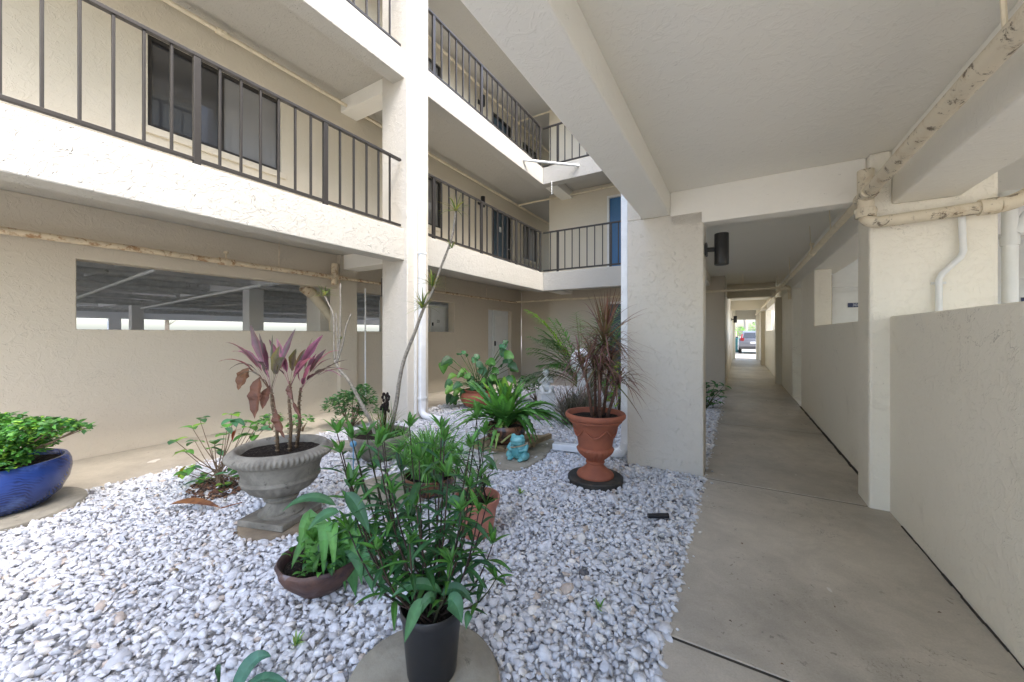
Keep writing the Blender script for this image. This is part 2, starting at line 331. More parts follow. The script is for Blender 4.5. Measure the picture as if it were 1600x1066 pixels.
# left wing ---------------------------------------------------------------
LW = empty('apartment_building', (-6.2, 4, 0), 'cream stucco apartment wing on the left, with stacked railed balconies over garage openings', 'building')
holes = [(1.08, 4.15, 1.40, 2.16), (4.5, 5.25, 1.40, 2.14), (5.75, 7.38, 1.40, 2.13), (8.88, 10.15, 0, 2.06)]
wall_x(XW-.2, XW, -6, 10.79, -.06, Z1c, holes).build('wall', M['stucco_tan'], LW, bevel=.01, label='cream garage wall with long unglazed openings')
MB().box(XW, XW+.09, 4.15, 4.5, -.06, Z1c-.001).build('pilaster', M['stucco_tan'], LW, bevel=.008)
win2 = [(1.65, 3.2, 3.87, 4.98), (5.4, 6.9, 3.87, 4.98), (9.1, 10.1, Z2, 5.03), (10.9, 11.97, 3.87, 4.98)]
win3 = [(a, b, c+2.765, d+2.765) for a, b, c, d in win2]
wall_x(XW-.2, XW, -6, 15, Z2-.001, Z2c+.01, win2).build('wall', M['stucco_cream'], LW, bevel=.008)
wall_x(XW-.2, XW, -6, 15, Z3-.001, Z3c+.01, win3).build('wall', M['stucco_cream'], LW, bevel=.008)
def slab(zc, zf, zb, name='balcony_slab'):
    s = cells([XW-.2, XF-.26, XF], [-6, YF, YF+.26, 15], [zb, zc, zf],
              lambda x, y, z: z > zc or (x > XF-.26 and y < YF+.26))
    return s
slab(Z1c, Z2, 2.485).build('balcony_slab', M['stucco_white'], LW, bevel=.012)
slab(Z2c, Z3, 5.29).build('balcony_slab', M['stucco_white'], LW, bevel=.012)
slab(Z3c, ZR, 8.0).build('roof_slab', M['stucco_white'], LW, bevel=.012)
MB().box(-4.915, -4.345, 4.14, 4.6, -.06, 8.39).build('column', M['stucco_pillar'], LW, bevel=.015)
for zc, zb in ((Z1c, 2.50), (Z2c, 5.31), (Z3c, 8.02)):
    MB().box(XW+.0015, -4.70, 4.22, 4.55, zb, zc+.001).build('ceiling_beam', M['soffit'], LW, bevel=.008)
def window_x(parent, X, ya, yb, za, zb, face=1):
    f = MB(); t = .045; x0, x1 = (X-.12, X-.03) if face > 0 else (X+.03, X+.12)
    f.box(x0, x1, ya, ya+t, za, zb); f.box(x0, x1, yb-t, yb, za, zb); f.box(x0, x1, ya+t, yb-t, za, za+t); f.box(x0, x1, ya+t, yb-t, zb-t, zb)
    ym = (ya+yb)/2; f.box(x0+.012, x1-.012, ym-.03, ym+.03, za+t, zb-t)
    o = f.build('window', M['frame_bronze'], parent, bevel=.003)
    xm = (x0+x1)/2
    MB().box(xm-.012, xm+.0, ya+t, ym-.03, za+t, zb-t).build('pane', M['window_glass'], o)
    MB().box(xm-.004, xm+.008, ym+.03, yb-t, za+t, zb-t).build('pane', M['blind_glass'], o)
    xs = sorted((X, X+face*.035)); MB().box(xs[0]+.0005, xs[1], ya-.06, yb+.06, za-.10, za-.012).build('sill', M['stucco_cream'], o, bevel=.006)
    # dark room behind the glass
    xb = X-.2 if face > 0 else X+.2
    return o
for hs in (win2, win3):
    for i, h in enumerate(hs):
        if i == 2:
            d = MB(); d.box(XW-.10, XW-.055, h[0]+.05, h[1]-.05, h[2]+.005, h[3]-.05)
            for (pa, pb) in ((.15, .95), (1.1, 1.85)):
                d.box(XW-.0552, XW-.045, h[0]+.17, h[1]-.17, h[2]+pa, h[2]+pb)
            o = d.build('door', M['door_slate'], LW, bevel=.004)
            f = MB(); f.box(XW-.13, XW+.012, h[0]-.0, h[0]+.05, h[2], h[3]); f.box(XW-.13, XW+.012, h[1]-.05, h[1], h[2], h[3]); f.box(XW-.13, XW+.012, h[0]+.05, h[1]-.05, h[3]-.05, h[3])
            f.build('frame', M['frame_bronze'], o)
            MB().box(XW-.045, XW-.03, h[0]+.42, h[0]+.52, h[2]+1.45, h[2]+1.6).build('door_number', M['white_paint'], o)
            MB().tube([(XW-.05, h[1]-.13, h[2]+1.0), (XW+.02, h[1]-.13, h[2]+1.0), (XW+.02, h[1]-.24, h[2]+1.0)], .012).build('handle', M['lamp_lens'], o)
        else: window_x(LW, XW, *h)
for z0, z1 in ((Z2, Z2c), (Z3, Z3c)):
    MB().box(XW-3.2, XW-3.1, -6, 15, z0, z1).build('wall', M['stucco_cream'], LW)
# garage behind the left wall
wall_x(-24.2, -24, -6, 30, -.06, 2.75, [(a, a+5.2, 1.05, 2.04) for a in (-5.6, 0.0, 5.6, 11.2, 16.8, 22.4)]).build('wall', M['garage_paint'], LW)
MB().box(-24.2, XW-.2, -6, 30, 2.755, 2.96).build('garage_ceiling', M['garage_paint'], LW)
for x in (-9.4, -13.2, -17.0, -20.8):
    MB().box(x-.15, x+.15, -6, 30, 2.42, 2.757).build('ceiling_beam', M['garage_paint'], LW)
for y in (-2.6, 4.32, 11, 18):
    for a, b in ((-24, -20.951), (-20.649, -17.151), (-16.849, -13.351), (-13.049, -9.551), (-9.249, XW-.201)):
        MB().box(a, b, y-.13, y+.13, 2.36, 2.756).build('ceiling_beam', M['garage_paint'], LW)
for x in (-9.4, -17.0):
    for y in (-2.6, 4.32, 11, 18): MB().box(x-.15, x+.15, y-.15, y+.15, -.06, 2.40).build('column', M['garage_paint'], LW, bevel=.01)
MB().box(-7.05, -6.62, 4.16, 4.5, -.06, 2.5).build('column', M['stucco_pillar'], LW, bevel=.01)
# white storage room behind the third opening, with a numbered door
MB().box(-6.50, -6.42, 5.4, 8.87, -.06, 2.06).build('storage_wall', M['white_paint'], LW)
d = MB().box(-6.418, -6.385, 6.86, 7.34, .0, 1.94).build('storage_door', M['door_white'], LW, bevel=.004)
MB().box(-6.417, -6.39, 6.815, 6.85, 0, 1.98).build('frame', M['frame_white'], d)
MB().box(-6.3845, -6.36, 6.88, 6.91, 1.55, 1.63).build('latch', M['lamp_black'], d)
def text(s, size, loc, rot, mat, parent, name='number'):
    cu = bpy.data.curves.new(name, 'FONT'); cu.body = s; cu.size = size; cu.extrude = .001; cu.align_x = 'CENTER'; cu.align_y = 'CENTER'
    t = bpy.data.objects.new(name, cu); C.objects.link(t); dg = bpy.context.evaluated_depsgraph_get()
    me = bpy.data.meshes.new_from_object(t.evaluated_get(dg)); bpy.data.objects.remove(t); me.materials.clear(); me.materials.append(mat)
    o = bpy.data.objects.new(name, me); C.objects.link(o); pw = WLOC[parent.name]; o.parent = parent
    o.location = Vector(loc)-pw; o.rotation_euler = rot; WLOC[o.name] = Vector(loc); return o
text('20', .10, (-6.382, 7.10, 1.66), (R(90), 0, R(90)), M['sign_dark'], d)
MB().box(-6.27, -6.23, 8.881, 9.27, 0, 2.059).build('side_panel', M['door_white'], LW, bevel=.004)
d = MB().box(-6.26, -6.215, 9.30, 10.149, .01, 2.055).build('storage_door', M['door_white'], LW, bevel=.004)
for za, zb in ((.2, 1.0), (1.12, 1.9)):
    MB().box(-6.2152, -6.206, 9.42, 10.03, za, zb).build('panel', M['white_paint'], d, bevel=.004)
MB().box(-6.2155, -6.18, 9.36, 9.40, 1.0, 1.14).build('latch', M['lamp_black'], d)
# end wing ------------------------------------------------------------------
EW = empty('apartment_building', (-2.6, 14, 0), 'cream stucco wing closing the far end of the courtyard, with blue doors', 'building')
xd0, xd1 = -3.13, -2.2
for z0, z1, top, x0 in ((-.06, Z1c, 2.24, -4.91), (Z2-.001, Z2c, 5.19, -4.91), (Z3-.001, Z3c, 7.95, -4.91)):
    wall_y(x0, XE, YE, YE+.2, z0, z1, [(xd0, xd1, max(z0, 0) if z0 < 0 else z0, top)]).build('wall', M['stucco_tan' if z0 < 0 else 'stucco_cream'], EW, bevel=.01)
    zf = 0 if z0 < 0 else z0
    blue = M['door_slate'] if z0 < 0 else M['door_blue']
    dd = MB(); dd.box(xd0+.06, xd1-.06, YE+.06, YE+.10, zf+.006, top-.06)
    for pa, pb in ((.18, .95), (1.1, 1.95)): dd.box(xd0+.2, xd1-.2, YE+.048, YE+.0598, zf+pa, zf+pb)
    o = dd.build('door', blue, EW, bevel=.004, label='dark slate door' if z0 < 0 else 'bright blue door')
    f = MB(); f.box(xd0, xd0+.06, YE-.012, YE+.12, zf, top); f.box(xd1-.06, xd1, YE-.012, YE+.12, zf, top); f.box(xd0+.06, xd1-.06, YE-.012, YE+.12, top-.06, top); f.build('frame', M['frame_white'], o)
    MB().tube([(xd1-.14, YE+.06, zf+1.0), (xd1-.14, YE-.01, zf+1.0), (xd1-.25, YE-.01, zf+1.0)], .012).build('handle', M['lamp_lens'], o)
    MB().box(-4.91, -4.71, YE+.201, 15, z0, z1).build('wall', M['stucco_cream'], EW, bevel=.01)
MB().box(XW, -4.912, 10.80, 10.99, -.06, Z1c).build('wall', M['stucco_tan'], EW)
for zc, zf, zb in ((Z1c, Z2-.0015, 2.4855), (Z2c, Z3-.0015, 5.2905), (Z3c, ZR-.0015, 8.0005)):
    s = cells([XF+.0005, -.8505], [YF, YF+.26, 15], [zb, zc, zf], lambda x, y, z: z > zc or y < YF+.26)
    s.build('balcony_slab' if zf < 8 else 'roof_slab', M['stucco_white'], EW, bevel=.012)
    MB().box(-4.5, -4.15, YF+.262, YE-.001, zb+.03, zc+.001).build('ceiling_beam', M['soffit'], EW, bevel=.008)
# corridor left wall further down
MB().box(XE-.2, XE, YE+.201, 24.4, -.06, Z1c).build('wall', M['stucco_parapet'], EW, bevel=.01)
MB().box(-.8, -.12, 24.4, 24.75, -.06, Z1c).build('pier', M['stucco_parapet'], EW, bevel=.01)
for z0, z1 in ((Z2, Z2c), (Z3, Z3c)): MB().box(XE-.2, XE, YE+.201, 24.4, z0, z1).build('wall', M['stucco_cream'], EW)
# corridor wing ---------------------------------------------------------------
CW = empty('apartment_building', (2, 4, 0), 'cream stucco wing on the right, standing on pillars over the covered walkway', 'building')
MB().box(-.996, -.28, 4.014, 4.31, -.06, 2.529).build('pillar', M['stucco_pillar'], CW, bevel=.014, label='broad stucco pillar between gravel and walkway')
MB().box(-.848, -.577, -.9, 24.4, 2.53, Z1c+.002).build('ceiling_beam', M['soffit'], CW, bevel=.012)
s = cells([-.5765, -.28, .8735], [4.014, 4.19], [2.41, 2.53, Z1c+.001], lambda x, y, z: True); s.build('ceiling_beam', M['soffit'], CW, bevel=.010)
cells([.874, 1.0073, 1.3672, 1.54], [3.94, 4.27], [-.06, 2.3398, 2.7495], lambda x, y, z: z < 2.34 or not 1.0073 < x < 1.3672).build('pillar', M['stucco_parapet'], CW, bevel=.02, label='slim pillar standing out of the right parapet')
MB().box(.99, 1.21, -6, 3.939, -.06, 1.484).build('parapet', M['stucco_parapet'], CW, bevel=.012)
wall_x(1.007, 1.217, 4.271, 12.36, -.06, 2.339, [(4.271, 7.38, 1.475, 2.4), (8.75, 10.1, 0, 2.339)]).build('wall', M['stucco_parapet'], CW, bevel=.012)
MB().box(1.0075, 1.367, -.9, 24.4, 2.34, Z1c+.002).build('ceiling_beam', M['soffit'], CW, bevel=.012)
cells([-.85, 2.4, 5.5], [-.9, 12.5, 24.6], [Z1c, Z2-.003], lambda x, y, z: x < 2.4 or y < 12.5).build('ceiling', M['soffit'], CW)  # slab cut back where unseen, so more daylight reaches the corridor
MB().box(1.36, 1.44, 8.6, 10.3, -.06, 2.33).build('storage_door', M['door_white'], CW)
MB().box(-.2645, .87, 12.36, 12.66, 2.37, Z1c-.0005).build('ceiling_beam', M['stucco_cream'], CW, bevel=.01)
MB().box(.87, 1.25, 12.365, 12.665, -.06, 2.3395).build('pier', M['stucco_cream'], CW, bevel=.01)
wall_x(1.007, 1.217, 12.67, 24.4, -.06, 2.339, [(13.4, 19.3, 1.475, 2.4), (20.6, 23.6, 1.475, 2.4)]).build('wall', M['stucco_parapet'], CW, bevel=.012)
MB().box(.86, 1.25, 19.75, 20.1, -.06, 2.3395).build('pier', M['stucco_cream'], CW, bevel=.01)
MB().box(-.2645, 1.0, 18.6, 18.9, 2.36, Z1c-.0005).build('ceiling_beam', M['stucco_cream'], CW, bevel=.01)
MB().box(-.1195, .845, 24.41, 24.7, 2.14, Z1c-.0005).build('ceiling_beam', M['stucco_white'], CW, bevel=.01)
MB().box(.845, 1.4, 24.41, 24.75, -.06, Z1c-.0005).build('pier', M['stucco_parapet'], CW, bevel=.01)
# storage lockers seen over the right parapet
wall_y(1.22, 5.5, 8.0, 8.12, -.06, 2.745, []).build('storage_wall', M['white_paint'], CW)
MB().box(1.225, 1.30, 7.86, 7.995, -.06, 2.3).build('door_post', M['wood'], CW)
for i, (x, no) in enumerate(((1.62, '308'), (3.41, '307'), (5.2, '306'))):
    d = MB().box(x-.42, x+.42, 7.955, 7.998, .01, 2.02).build('storage_door', M['door_white'], CW, bevel=.004)
    p = MB().box(x-.11, x+.11, 7.945, 7.954, 1.775, 1.845).build('sign_plate', M['sign_navy'], d)
    text(no, .062, (x-.01, 7.943, 1.81), (R(90), 0, 0), M['sign_letter'], p)
MB().box(1.22, 5.5, 7.93, 7.9995, 2.1, 2.17).build('trim', M['white_paint'], CW)
wall_x(5.3, 5.5, -.9, 7.92, -.06, 2.745, [(-.6, 2.2, 1.2, 2.4), (4.9, 7.6, 1.5, 2.4)]).build('wall', M['garage_paint'], CW)  # unseen east wall; its openings are added to let light into the corridor
for y in (6.2,): MB().box(1.368, 5.29, y-.15, y+.15, 2.4, Z1c-.001).build('ceiling_beam', M['garage_paint'], CW)
MB().box(-.996, -.8488, 4.014, 4.31, 2.5285, 7.999).build('column', M['stucco_pillar'], CW, bevel=.012)
# upper floors over the corridor (seen in the window reflections and from beside)
for z0, z1, zb in ((Z2, Z2c, 5.29), (Z3, Z3c, 8.0)):
    MB().box(1.0, 1.2, -.9, 24.4, z0-.002, z1).build('wall', M['stucco_cream'], CW)
    zt = z1+.19 if z1 < 8 else ZR
    xr = -.848 if z1 < 8 else .1  # unseen roof edge drawn back to admit more skylight to courtyard and corridor
    cells([xr, xr+.268, 2.4, 5.5], [-.9, 12.5, 24.4], [zb, z1, zt], lambda x, y, z: (z > z1 or x < xr+.268) and (x < 2.4 or y < 12.5)).build('balcony_slab' if z1 < 8 else 'roof_slab', M['stucco_white'], CW, bevel=.01)
# ------------------------------------------------------------------ railings
def mkbox(name, sx, sy, z, mat):
    me = MB().box(-sx/2, sx/2, -sy/2, sy/2, 0, z); o = me.build(name, mat); return o
def railing(p0, p1, zb, zt, posts, spacing, label, axis='y', extend=(True, True), group='bronze balcony railings'):
    p0, p1 = Vector(p0), Vector(p1); root = empty('railing', ((p0.x+p1.x)/2, (p0.y+p1.y)/2, zb-.05), label, 'railing', group)
    d = (p1-p0).normalized(); L = (p1-p0).length; rz = math.atan2(d.y, d.x); pw = WLOC[root.name]
    mid = (p0+p1)/2
    MB().obox((mid.x, mid.y, zt-.02), (L, .05, .035), rz).build('top_rail', M['rail_bronze'], root, bevel=.004)
    MB().obox((mid.x, mid.y, zb+.018), (L, .036, .036), rz).build('bottom_rail', M['rail_bronze'], root, bevel=.004)
    pm = MB().obox((0, 0, (zt-zb)/2-.045), (.058, .042, zt-zb+.012), rz); bmz = MB().obox((0, 0, (zt-zb)/2-.001), (.020, .030, zt-zb-.074), rz)
    meshes = {}
    for nm, mb_, lst in (('post', pm, posts), ('baluster', bmz, None)):
        if lst is None:
            lst = []; st = [0]+sorted(posts)+[L]
            for a, b in zip(st, st[1:]):
                n = max(1, round((b-a)/spacing)); lst += [a+(b-a)*i/n for i in range(1, n)]
        first = None
        for t in lst:
            q = p0+d*t; wl = Vector((q.x, q.y, zb))
            if first is None:
                o = mb_.build(nm, M['rail_bronze'], root, bevel=.003); first = o
                off = o.location.copy()
            else:
                o = first.copy(); C.objects.link(o); o.parent = root
            o.location = off+wl
    return root
XR_ = -4.455
for zf, nm in ((Z2, 'lower'), (Z3, 'upper')):
    zb, zt = zf+.035, zf+1.075
    railing((XR_, -3.1, 0), (XR_, 4.10, 0), zb, zt, [.71, 2.03, 3.34, 4.656, 5.97], .195, f'dark railing of the near first floor balcony, ending at the column with the downspout' if nm == 'lower' else 'dark railing of the topmost near balcony, of which only its end by the column shows')
    railing((XR_, 4.64, 0), (XR_, 8.92, 0), zb, zt, [.2, 1.60, 3.0, 4.25], .195, f'dark railing on the {"first floor" if nm=="lower" else "top floor"} left balcony between the column and the far corner')
    railing((XR_+.03, YF+.045, 0), (-.90, YF+.045, 0), zb, zt, [.42, 1.80, 3.1], .192, f'dark railing across the far end on the {"first floor, in front of the blue door" if nm=="lower" else "top floor, half hidden by the beam"}')
railing((-.80, -.85, 0), (-.80, 8.9, 0), Z3+.035, Z3+1.075, [1.4*i for i in range(1, 7)], .19, 'dark railing above the covered walkway, mirrored in the window')
# ------------------------------------------------------------------ pipes, downspouts, lamps
def arc(a, b, c, n=6):
    a, b, c = Vector(a), Vector(b), Vector(c); return [a*(1-t)**2+b*2*t*(1-t)+c*t*t for t in [i/n for i in range(n+1)]]
# right ceiling pipe
PX, PZ = .83, 2.40
p = empty('sprinkler_pipe', (PX, 3.8, PZ), 'thick old cream pipe with flaking paint along the corridor ceiling at right', 'pipe')
MB().tube([(PX, -.85, PZ), (PX, 3.78, PZ)], .043, 16).build('pipe', M['old_pipe'], p, smooth=True, ang=40)
MB().tube([(PX, 3.80, PZ), (PX, 24.3, PZ)], .031, 12).build('pipe', M['cream_pipe'], p, smooth=True, ang=40)
q = MB(); q.tube([(PX, 3.83, PZ-.16), (PX, 3.83, PZ+.19)], .050, 16); q.tube([(PX, 3.70, PZ), (PX, 3.79, PZ)], .056, 14); q.tube([(PX, 3.86, PZ), (PX, 3.96, PZ)], .05, 14); q.tube([(PX, 3.83, PZ-.17), (PX, 3.83, PZ-.10)], .062, 14)
for k in range(6):
    a_ = k*math.pi/3; q.ell((PX+.058*math.cos(a_), 3.83+.058*math.sin(a_), PZ-.12), (.012, .012, .02), 8, 6)
q.build('fitting', M['old_pipe'], p, smooth=True, ang=40, bevel=.003)
q = MB(); q.tube(arc((PX, 3.83, PZ-.15), (PX, 3.83, PZ-.21), (PX+.07, 3.82, PZ-.215))+[(1.42, 3.82, PZ-.195)], .042, 14); q.build('branch_pipe', M['old_pipe'], p, smooth=True, ang=40)
q = MB(); q.tube([(1.40, 3.82, PZ-.195), (1.49, 3.82, PZ-.192)], .054, 14); q.tube(arc((1.49, 3.82, PZ-.192), (1.56, 3.82, PZ-.19), (1.66, 3.9, PZ-.12))+[(2.2, 4.3, PZ+.05)], .050, 14); q.build('branch_pipe', M['old_pipe'], p, smooth=True, ang=40)
for y, r_ in ((2.05, .008), (6.2, .005), (8.5, .005), (11.0, .005), (5.0, .005)):
    MB().tube([(PX-.015, y, PZ+.02), (PX-.03, y, Z1c+.01)], r_, 6).build('hanger_rod', M['cream_pipe'], p)
q = MB(); q.tube([(PX, 6.15, PZ), (PX, 6.3, PZ)], .042, 12); q.tube([(PX, 6.22, PZ+.03), (PX-.01, 6.22, PZ+.12)], .009, 6); q.tube([(PX-.03, 6.22, PZ+.12), (PX+.02, 6.22, PZ+.12)], .016, 8); q.build('sprinkler_head', M['cream_pipe'], p, smooth=True, ang=40)
# far cross pipe along the end wall
p = empty('sprinkler_pipe', (-2.6, 10.28, 2.36), 'thin cream pipe running across the end wall and over the far walkway portal', 'pipe')
MB().tube([(-5.98, 10.28, 2.36), (.80, 10.28, 2.38)], .03, 10).build('pipe', M['cream_pipe'], p, smooth=True, ang=40)
MB().tube([(.78, 10.28, 2.38), (.93, 10.28, 2.38)], .05, 12).build('coupling', M['cream_pipe'], p, smooth=True, ang=40); q = MB(); q.tube(arc((.93, 10.28, 2.38), (1.0, 10.3, 2.38), (1.0, 10.32, 2.12)), .045, 10); q.build('fitting', M['cream_pipe'], p, smooth=True, ang=40)
MB().tube([(.1, 10.28, 2.38), (.1, 10.28, Z1c)], .005, 6).build('hanger_rod', M['cream_pipe'], p)
# left wall pipe
XP = -5.97
p = empty('sprinkler_pipe', (XP, 3, 2.32), 'rusty cream pipe above the long garage opening on the left wall', 'pipe')
MB().tube([(XP, -4, 2.33), (XP, 4.2, 2.33)], .036, 12).build('pipe', M['rust_pipe'], p, smooth=True, ang=40)
MB().tube([(XP, 4.2, 2.33), (XP, 10.25, 2.33)], .027, 10).build('pipe', M['rust_pipe'], p, smooth=True, ang=40)
q = MB(); q.tube([(XP, 2.32, 2.33), (XP, 2.5, 2.33)], .048, 12); q.tube([(XP, 2.41, 2.36), (XP, 2.41, 2.45)], .012, 8); q.tube([(XP, 2.41, 2.445), (XP, 2.41, 2.47)], .03, 8)
q.build('fitting', M['rust_pipe'], p, smooth=True, ang=40); q = MB(); q.tube([(XP, 3.93, 2.33), (XP, 4.10, 2.33)], .05, 12); q.tube([(XP, 4.02, 2.2), (XP, 4.02, 2.56)], .055, 12); q.build('fitting', M['rust_pipe'], p, smooth=True, ang=40)
for y in (3.1, 6.9, 8.6, .2): MB().tube([(XP, y, 2.33), (XP, y, Z1c)], .005, 6).build('hanger_rod', M['rust_pipe'], p)
# upper floor pipes
for zc, nm in ((Z2c, 'first floor'), (Z3c, 'top floor')):
    p = empty('sprinkler_pipe', (-5.93, 3, zc-.16), f'slim cream pipe under the ceiling of the {nm} left balcony', 'pipe')
    q = MB(); q.tube([(-5.93, -4, zc-.16), (-5.93, 13, zc-.16)], .028, 10); q.build('pipe', M['cream_pipe'], p, smooth=True, ang=40)
    q = MB(); q.tube([(-5.93, 2.28, zc-.16), (-5.93, 2.42, zc-.16)], .043, 10); q.tube([(-5.93, 2.35, zc-.16), (-5.85, 2.35, zc-.19)], .02, 8); q.build('fitting', M['cream_pipe'], p, smooth=True, ang=40)
    MB().tube([(-5.9, 10.25, zc-.16), (-.9, 10.25, zc-.16)], .025, 10).build('branch_pipe', M['cream_pipe'], p, smooth=True, ang=40)
# curved drain pipe in the garage opening
p = empty('drain_pipe', (-6.75, 3.8, 1.2), 'cream elbow drain pipe inside the right end of the long garage opening', 'pipe')
q = MB(); a = gx(484, 455, -6.6); b = gx(505, 480, -6.6); c = gx(519, 500, -6.6)
q.tube([gx(472, 447, -6.6), a, b, c, c+Vector((0, .03, -.5))], [.07, .085, .085, .07, .07], 12); q.build('pipe', M['cream_pipe'], p, smooth=True, ang=50)
q = MB(); q.tube([gx(474, 448, -6.55), gx(488, 459, -6.55)], .10, 12); q.build('fitting', M['rust_pipe'], p, smooth=True, ang=50)
# white conduit beside the pilaster and by the column
q = MB(); q.tube([(-5.99, 4.66, 0), (-5.99, 4.66, 2.2)] , .014, 8); q.build('conduit', M['pvc_white'], smooth=True, ang=40, label='thin white conduit rising up the left wall beside the rear garage opening', cat='conduit')
# pipes under the garage ceiling
def gpipe(a, b, r, mat, label, grp='pipes under the garage ceiling'):
    MB().tube([a, b], r, 10).build('garage_pipe', M[mat], smooth=True, ang=40, label=label, cat='pipe', group=grp)
for x, z, r in ((-7.4, 2.42, .07), (-8.3, 2.30, .05), (-10.6, 2.3, .06), (-12, 2.22, .05), (-14.5, 2.25, .07), (-18, 2.2, .06), (-7.9, 2.52, .04), (-11.3, 2.5, .09), (-15.6, 2.3, .09), (-20, 2.25, .08)):
    gpipe((x, -5, z), (x, 14, z), r, 'grey_pipe', 'grey pipe running lengthwise under the dark garage ceiling')
gpipe(gx(112, 469, -8.4), gx(243, 421, -6.55), .022, 'white_paint', 'bright slanting white pipe at the left end of the long garage opening')
gpipe(gx(222, 482, -12), gx(405, 446, -6.7), .028, 'white_paint', 'long slanting white pipe across the middle of the long garage opening')
gpipe(gx(350, 455, -9), gx(470, 436, -6.6), .018, 'white_paint', 'short slanting white pipe near the elbow drain')
gpipe(gx(330, 478, -10), gx(495, 470, -9), .02, 'grey_pipe', 'thin level conduit low in the garage opening behind the elbow drain')
for y_, x0_, x1_, z_ in ((.4, -12.5, -6.6, 2.36), (2.1, -16, -7, 2.5), (6.4, -18, -7, 2.3), (8.2, -20, -8, 2.42)): gpipe((x0_, y_, z_), (x1_, y_, z_+.05), .035, 'grey_pipe', 'light grey cross pipe hung under the dark garage ceiling', 'cross pipes under the garage ceiling')
gpipe(gx(556, 455, -8), gx(640, 470, -8.2), .03, 'grey_pipe', 'grey pipe crossing the narrow garage opening by the column')
# downspouts
def square_pipe(mb, pts, wd=.075, dp=.055):
    mb.tube(pts, [wd*.62]*len(pts), 8)
p = empty('downspout', (-4.29, 4.38, 0), 'white downspout fixed to the left column, full height', 'downspout')
q = MB(); q.box(-4.343, -4.275, 4.36, 4.47, .12, 8.0); q.build('pipe', M['pvc_white'], p, bevel=.008)
q = MB(); q.tube(arc((-4.31, 4.41, .17), (-4.31, 4.41, .06), (-4.20, 4.41, .05))+[(-3.9, 4.41, .035)], .052, 10); q.build('elbow', M['pvc_white'], p, smooth=True, ang=40)
for z in (2.62, .32, 5.4): MB().box(-4.3445, -4.268, 4.352, 4.478, z, z+.03).build('strap', M['pvc_white'], p)
q = MB(); q.box(-4.344, -4.315, 4.275, 4.315, .1, 8.0); q.build('conduit', M['frame_white'], label='narrow cream conduit strip beside the downspout on the left column', cat='conduit', bevel=.004)
p = empty('downspout', (-1.04, 4.1, 0), 'white downspout down the left edge of the broad pillar, with ribbed elbow onto the gravel', 'downspout')
MB().box(-1.072, -.998, 4.05, 4.16, .17, 7.9).build('pipe', M['pvc_white'], p, bevel=.008)
q = MB(); el = arc((-1.035, 4.10, .2), (-1.035, 4.10, .05), (-1.18, 4.12, .05), 16)
q.tube(el, [.058 if i % 2 else .050 for i in range(17)], 12); q.build('elbow', M['pvc_white'], p, smooth=True, ang=60)
dirv = gz(862, 703)-Vector((-1.18, 4.12, 0)); L_ = dirv.length; dirv.normalize()
mid = Vector((-1.16, 4.12, .05))+dirv*L_/2; MB().obox((mid.x, mid.y, .052), (L_, .10, .072), math.atan2(dirv.y, dirv.x)).build('outlet', M['pvc_white'], p, bevel=.008)
# white drain on the right pillar
p = empty('drain_pipe', (1.35, 3.9, 1.5), 'slim white drain with a dog-leg bend on the face of the right pillar', 'pipe')
pts = [gy(1502, 320, 3.90), gy(1505, 393, 3.90), gy(1501, 402, 3.90), gy(1472, 428, 3.90), gy(1467, 437, 3.90), gy(1467, 520, 3.90)]
MB().tube(pts, .019, 12).build('pipe', M['white_paint'], p, smooth=True, ang=60)
MB().tube([gy(1455, 443, 3.925), gy(1478, 442, 3.925)], .009, 8).build('strap', M['white_paint'], p)
p = empty('drain_pipe', (1.72, 4.15, 0), 'thick white drain stack behind the right end of the parapet', 'pipe')
cx = gy(1578, 400, 4.2)
q = MB(); q.tube([(cx.x, 4.2, 0), (cx.x, 4.2, 2.02)], .038, 20); q.build('pipe', M['white_paint'], p, smooth=True, ang=40)
q = MB(); q.tube([(cx.x, 4.2, 1.99), (cx.x, 4.2, 2.06)], .046, 20); q.tube([(cx.x, 4.2, 2.06), (cx.x, 4.2, 2.32)], .040, 20); q.tube([(cx.x+.02, 4.2, 2.08), (cx.x+.16, 4.2, 2.32)], .038, 18); q.tube([(cx.x, 4.2, 2.3), (cx.x, 4.2, 2.38)], .047, 20); q.build('fitting', M['white_paint'], p, smooth=True, ang=40)
# white brace and chain at the upper far corner
MB().tube([gx(818, 250, -4.40), gy(905, 259, 8.95)], .03, 10).build('corner_brace', M['white_paint'], smooth=True, ang=40, label='white rod bridging the far upper balcony corner', cat='rod')
q = MB(); a = gy(862, 283, 8.9)
for k in range(8): q.ell((a.x, a.y, a.z-.03-.042*k), (.014 if k % 2 else .007, .007 if k % 2 else .014, .026), 8, 6)
q.build('rain_chain', M['white_paint'], smooth=True, label='short white chain hanging below the far upper balcony corner', cat='chain')
# wall lamps
def lamp(c, wallpt, r, h, label, name='wall_lamp'):
    c = Vector(c); wp = Vector(wallpt); root = empty(name, c-Vector((0, 0, h/2)), label, 'wall lamp', 'black cylinder wall lamps')
    q = MB(); q.lathe([(r*.93, -h/2), (r, -h/2+.004), (r, h/2-.004), (r*.97, h/2), (r*.90, h/2), (r*.90, h/2-.02)], c, 28); q.build('shade', M['lamp_black'], root, smooth=True, ang=40)
    d = (wp-c).normalized(); side = d.cross(UP)
    q = MB(); q.tube([c+d*r*.9, wp-d*.01], .022, 8); q.build('arm', M['lamp_black'], root, smooth=True, ang=40)
    q = MB(); q.obox(wp-d*.012, (.022, .11, .12), math.atan2(d.y, d.x)); q.build('mount_plate', M['lamp_black'], root, bevel=.006)
    MB().lathe([(0.01, -h/2+.012), (r*.9, -h/2+.012), (r*.9, -h/2+.02), (.01, -h/2+.02)], c, 20).build('lens', M['lamp_lens'], root)
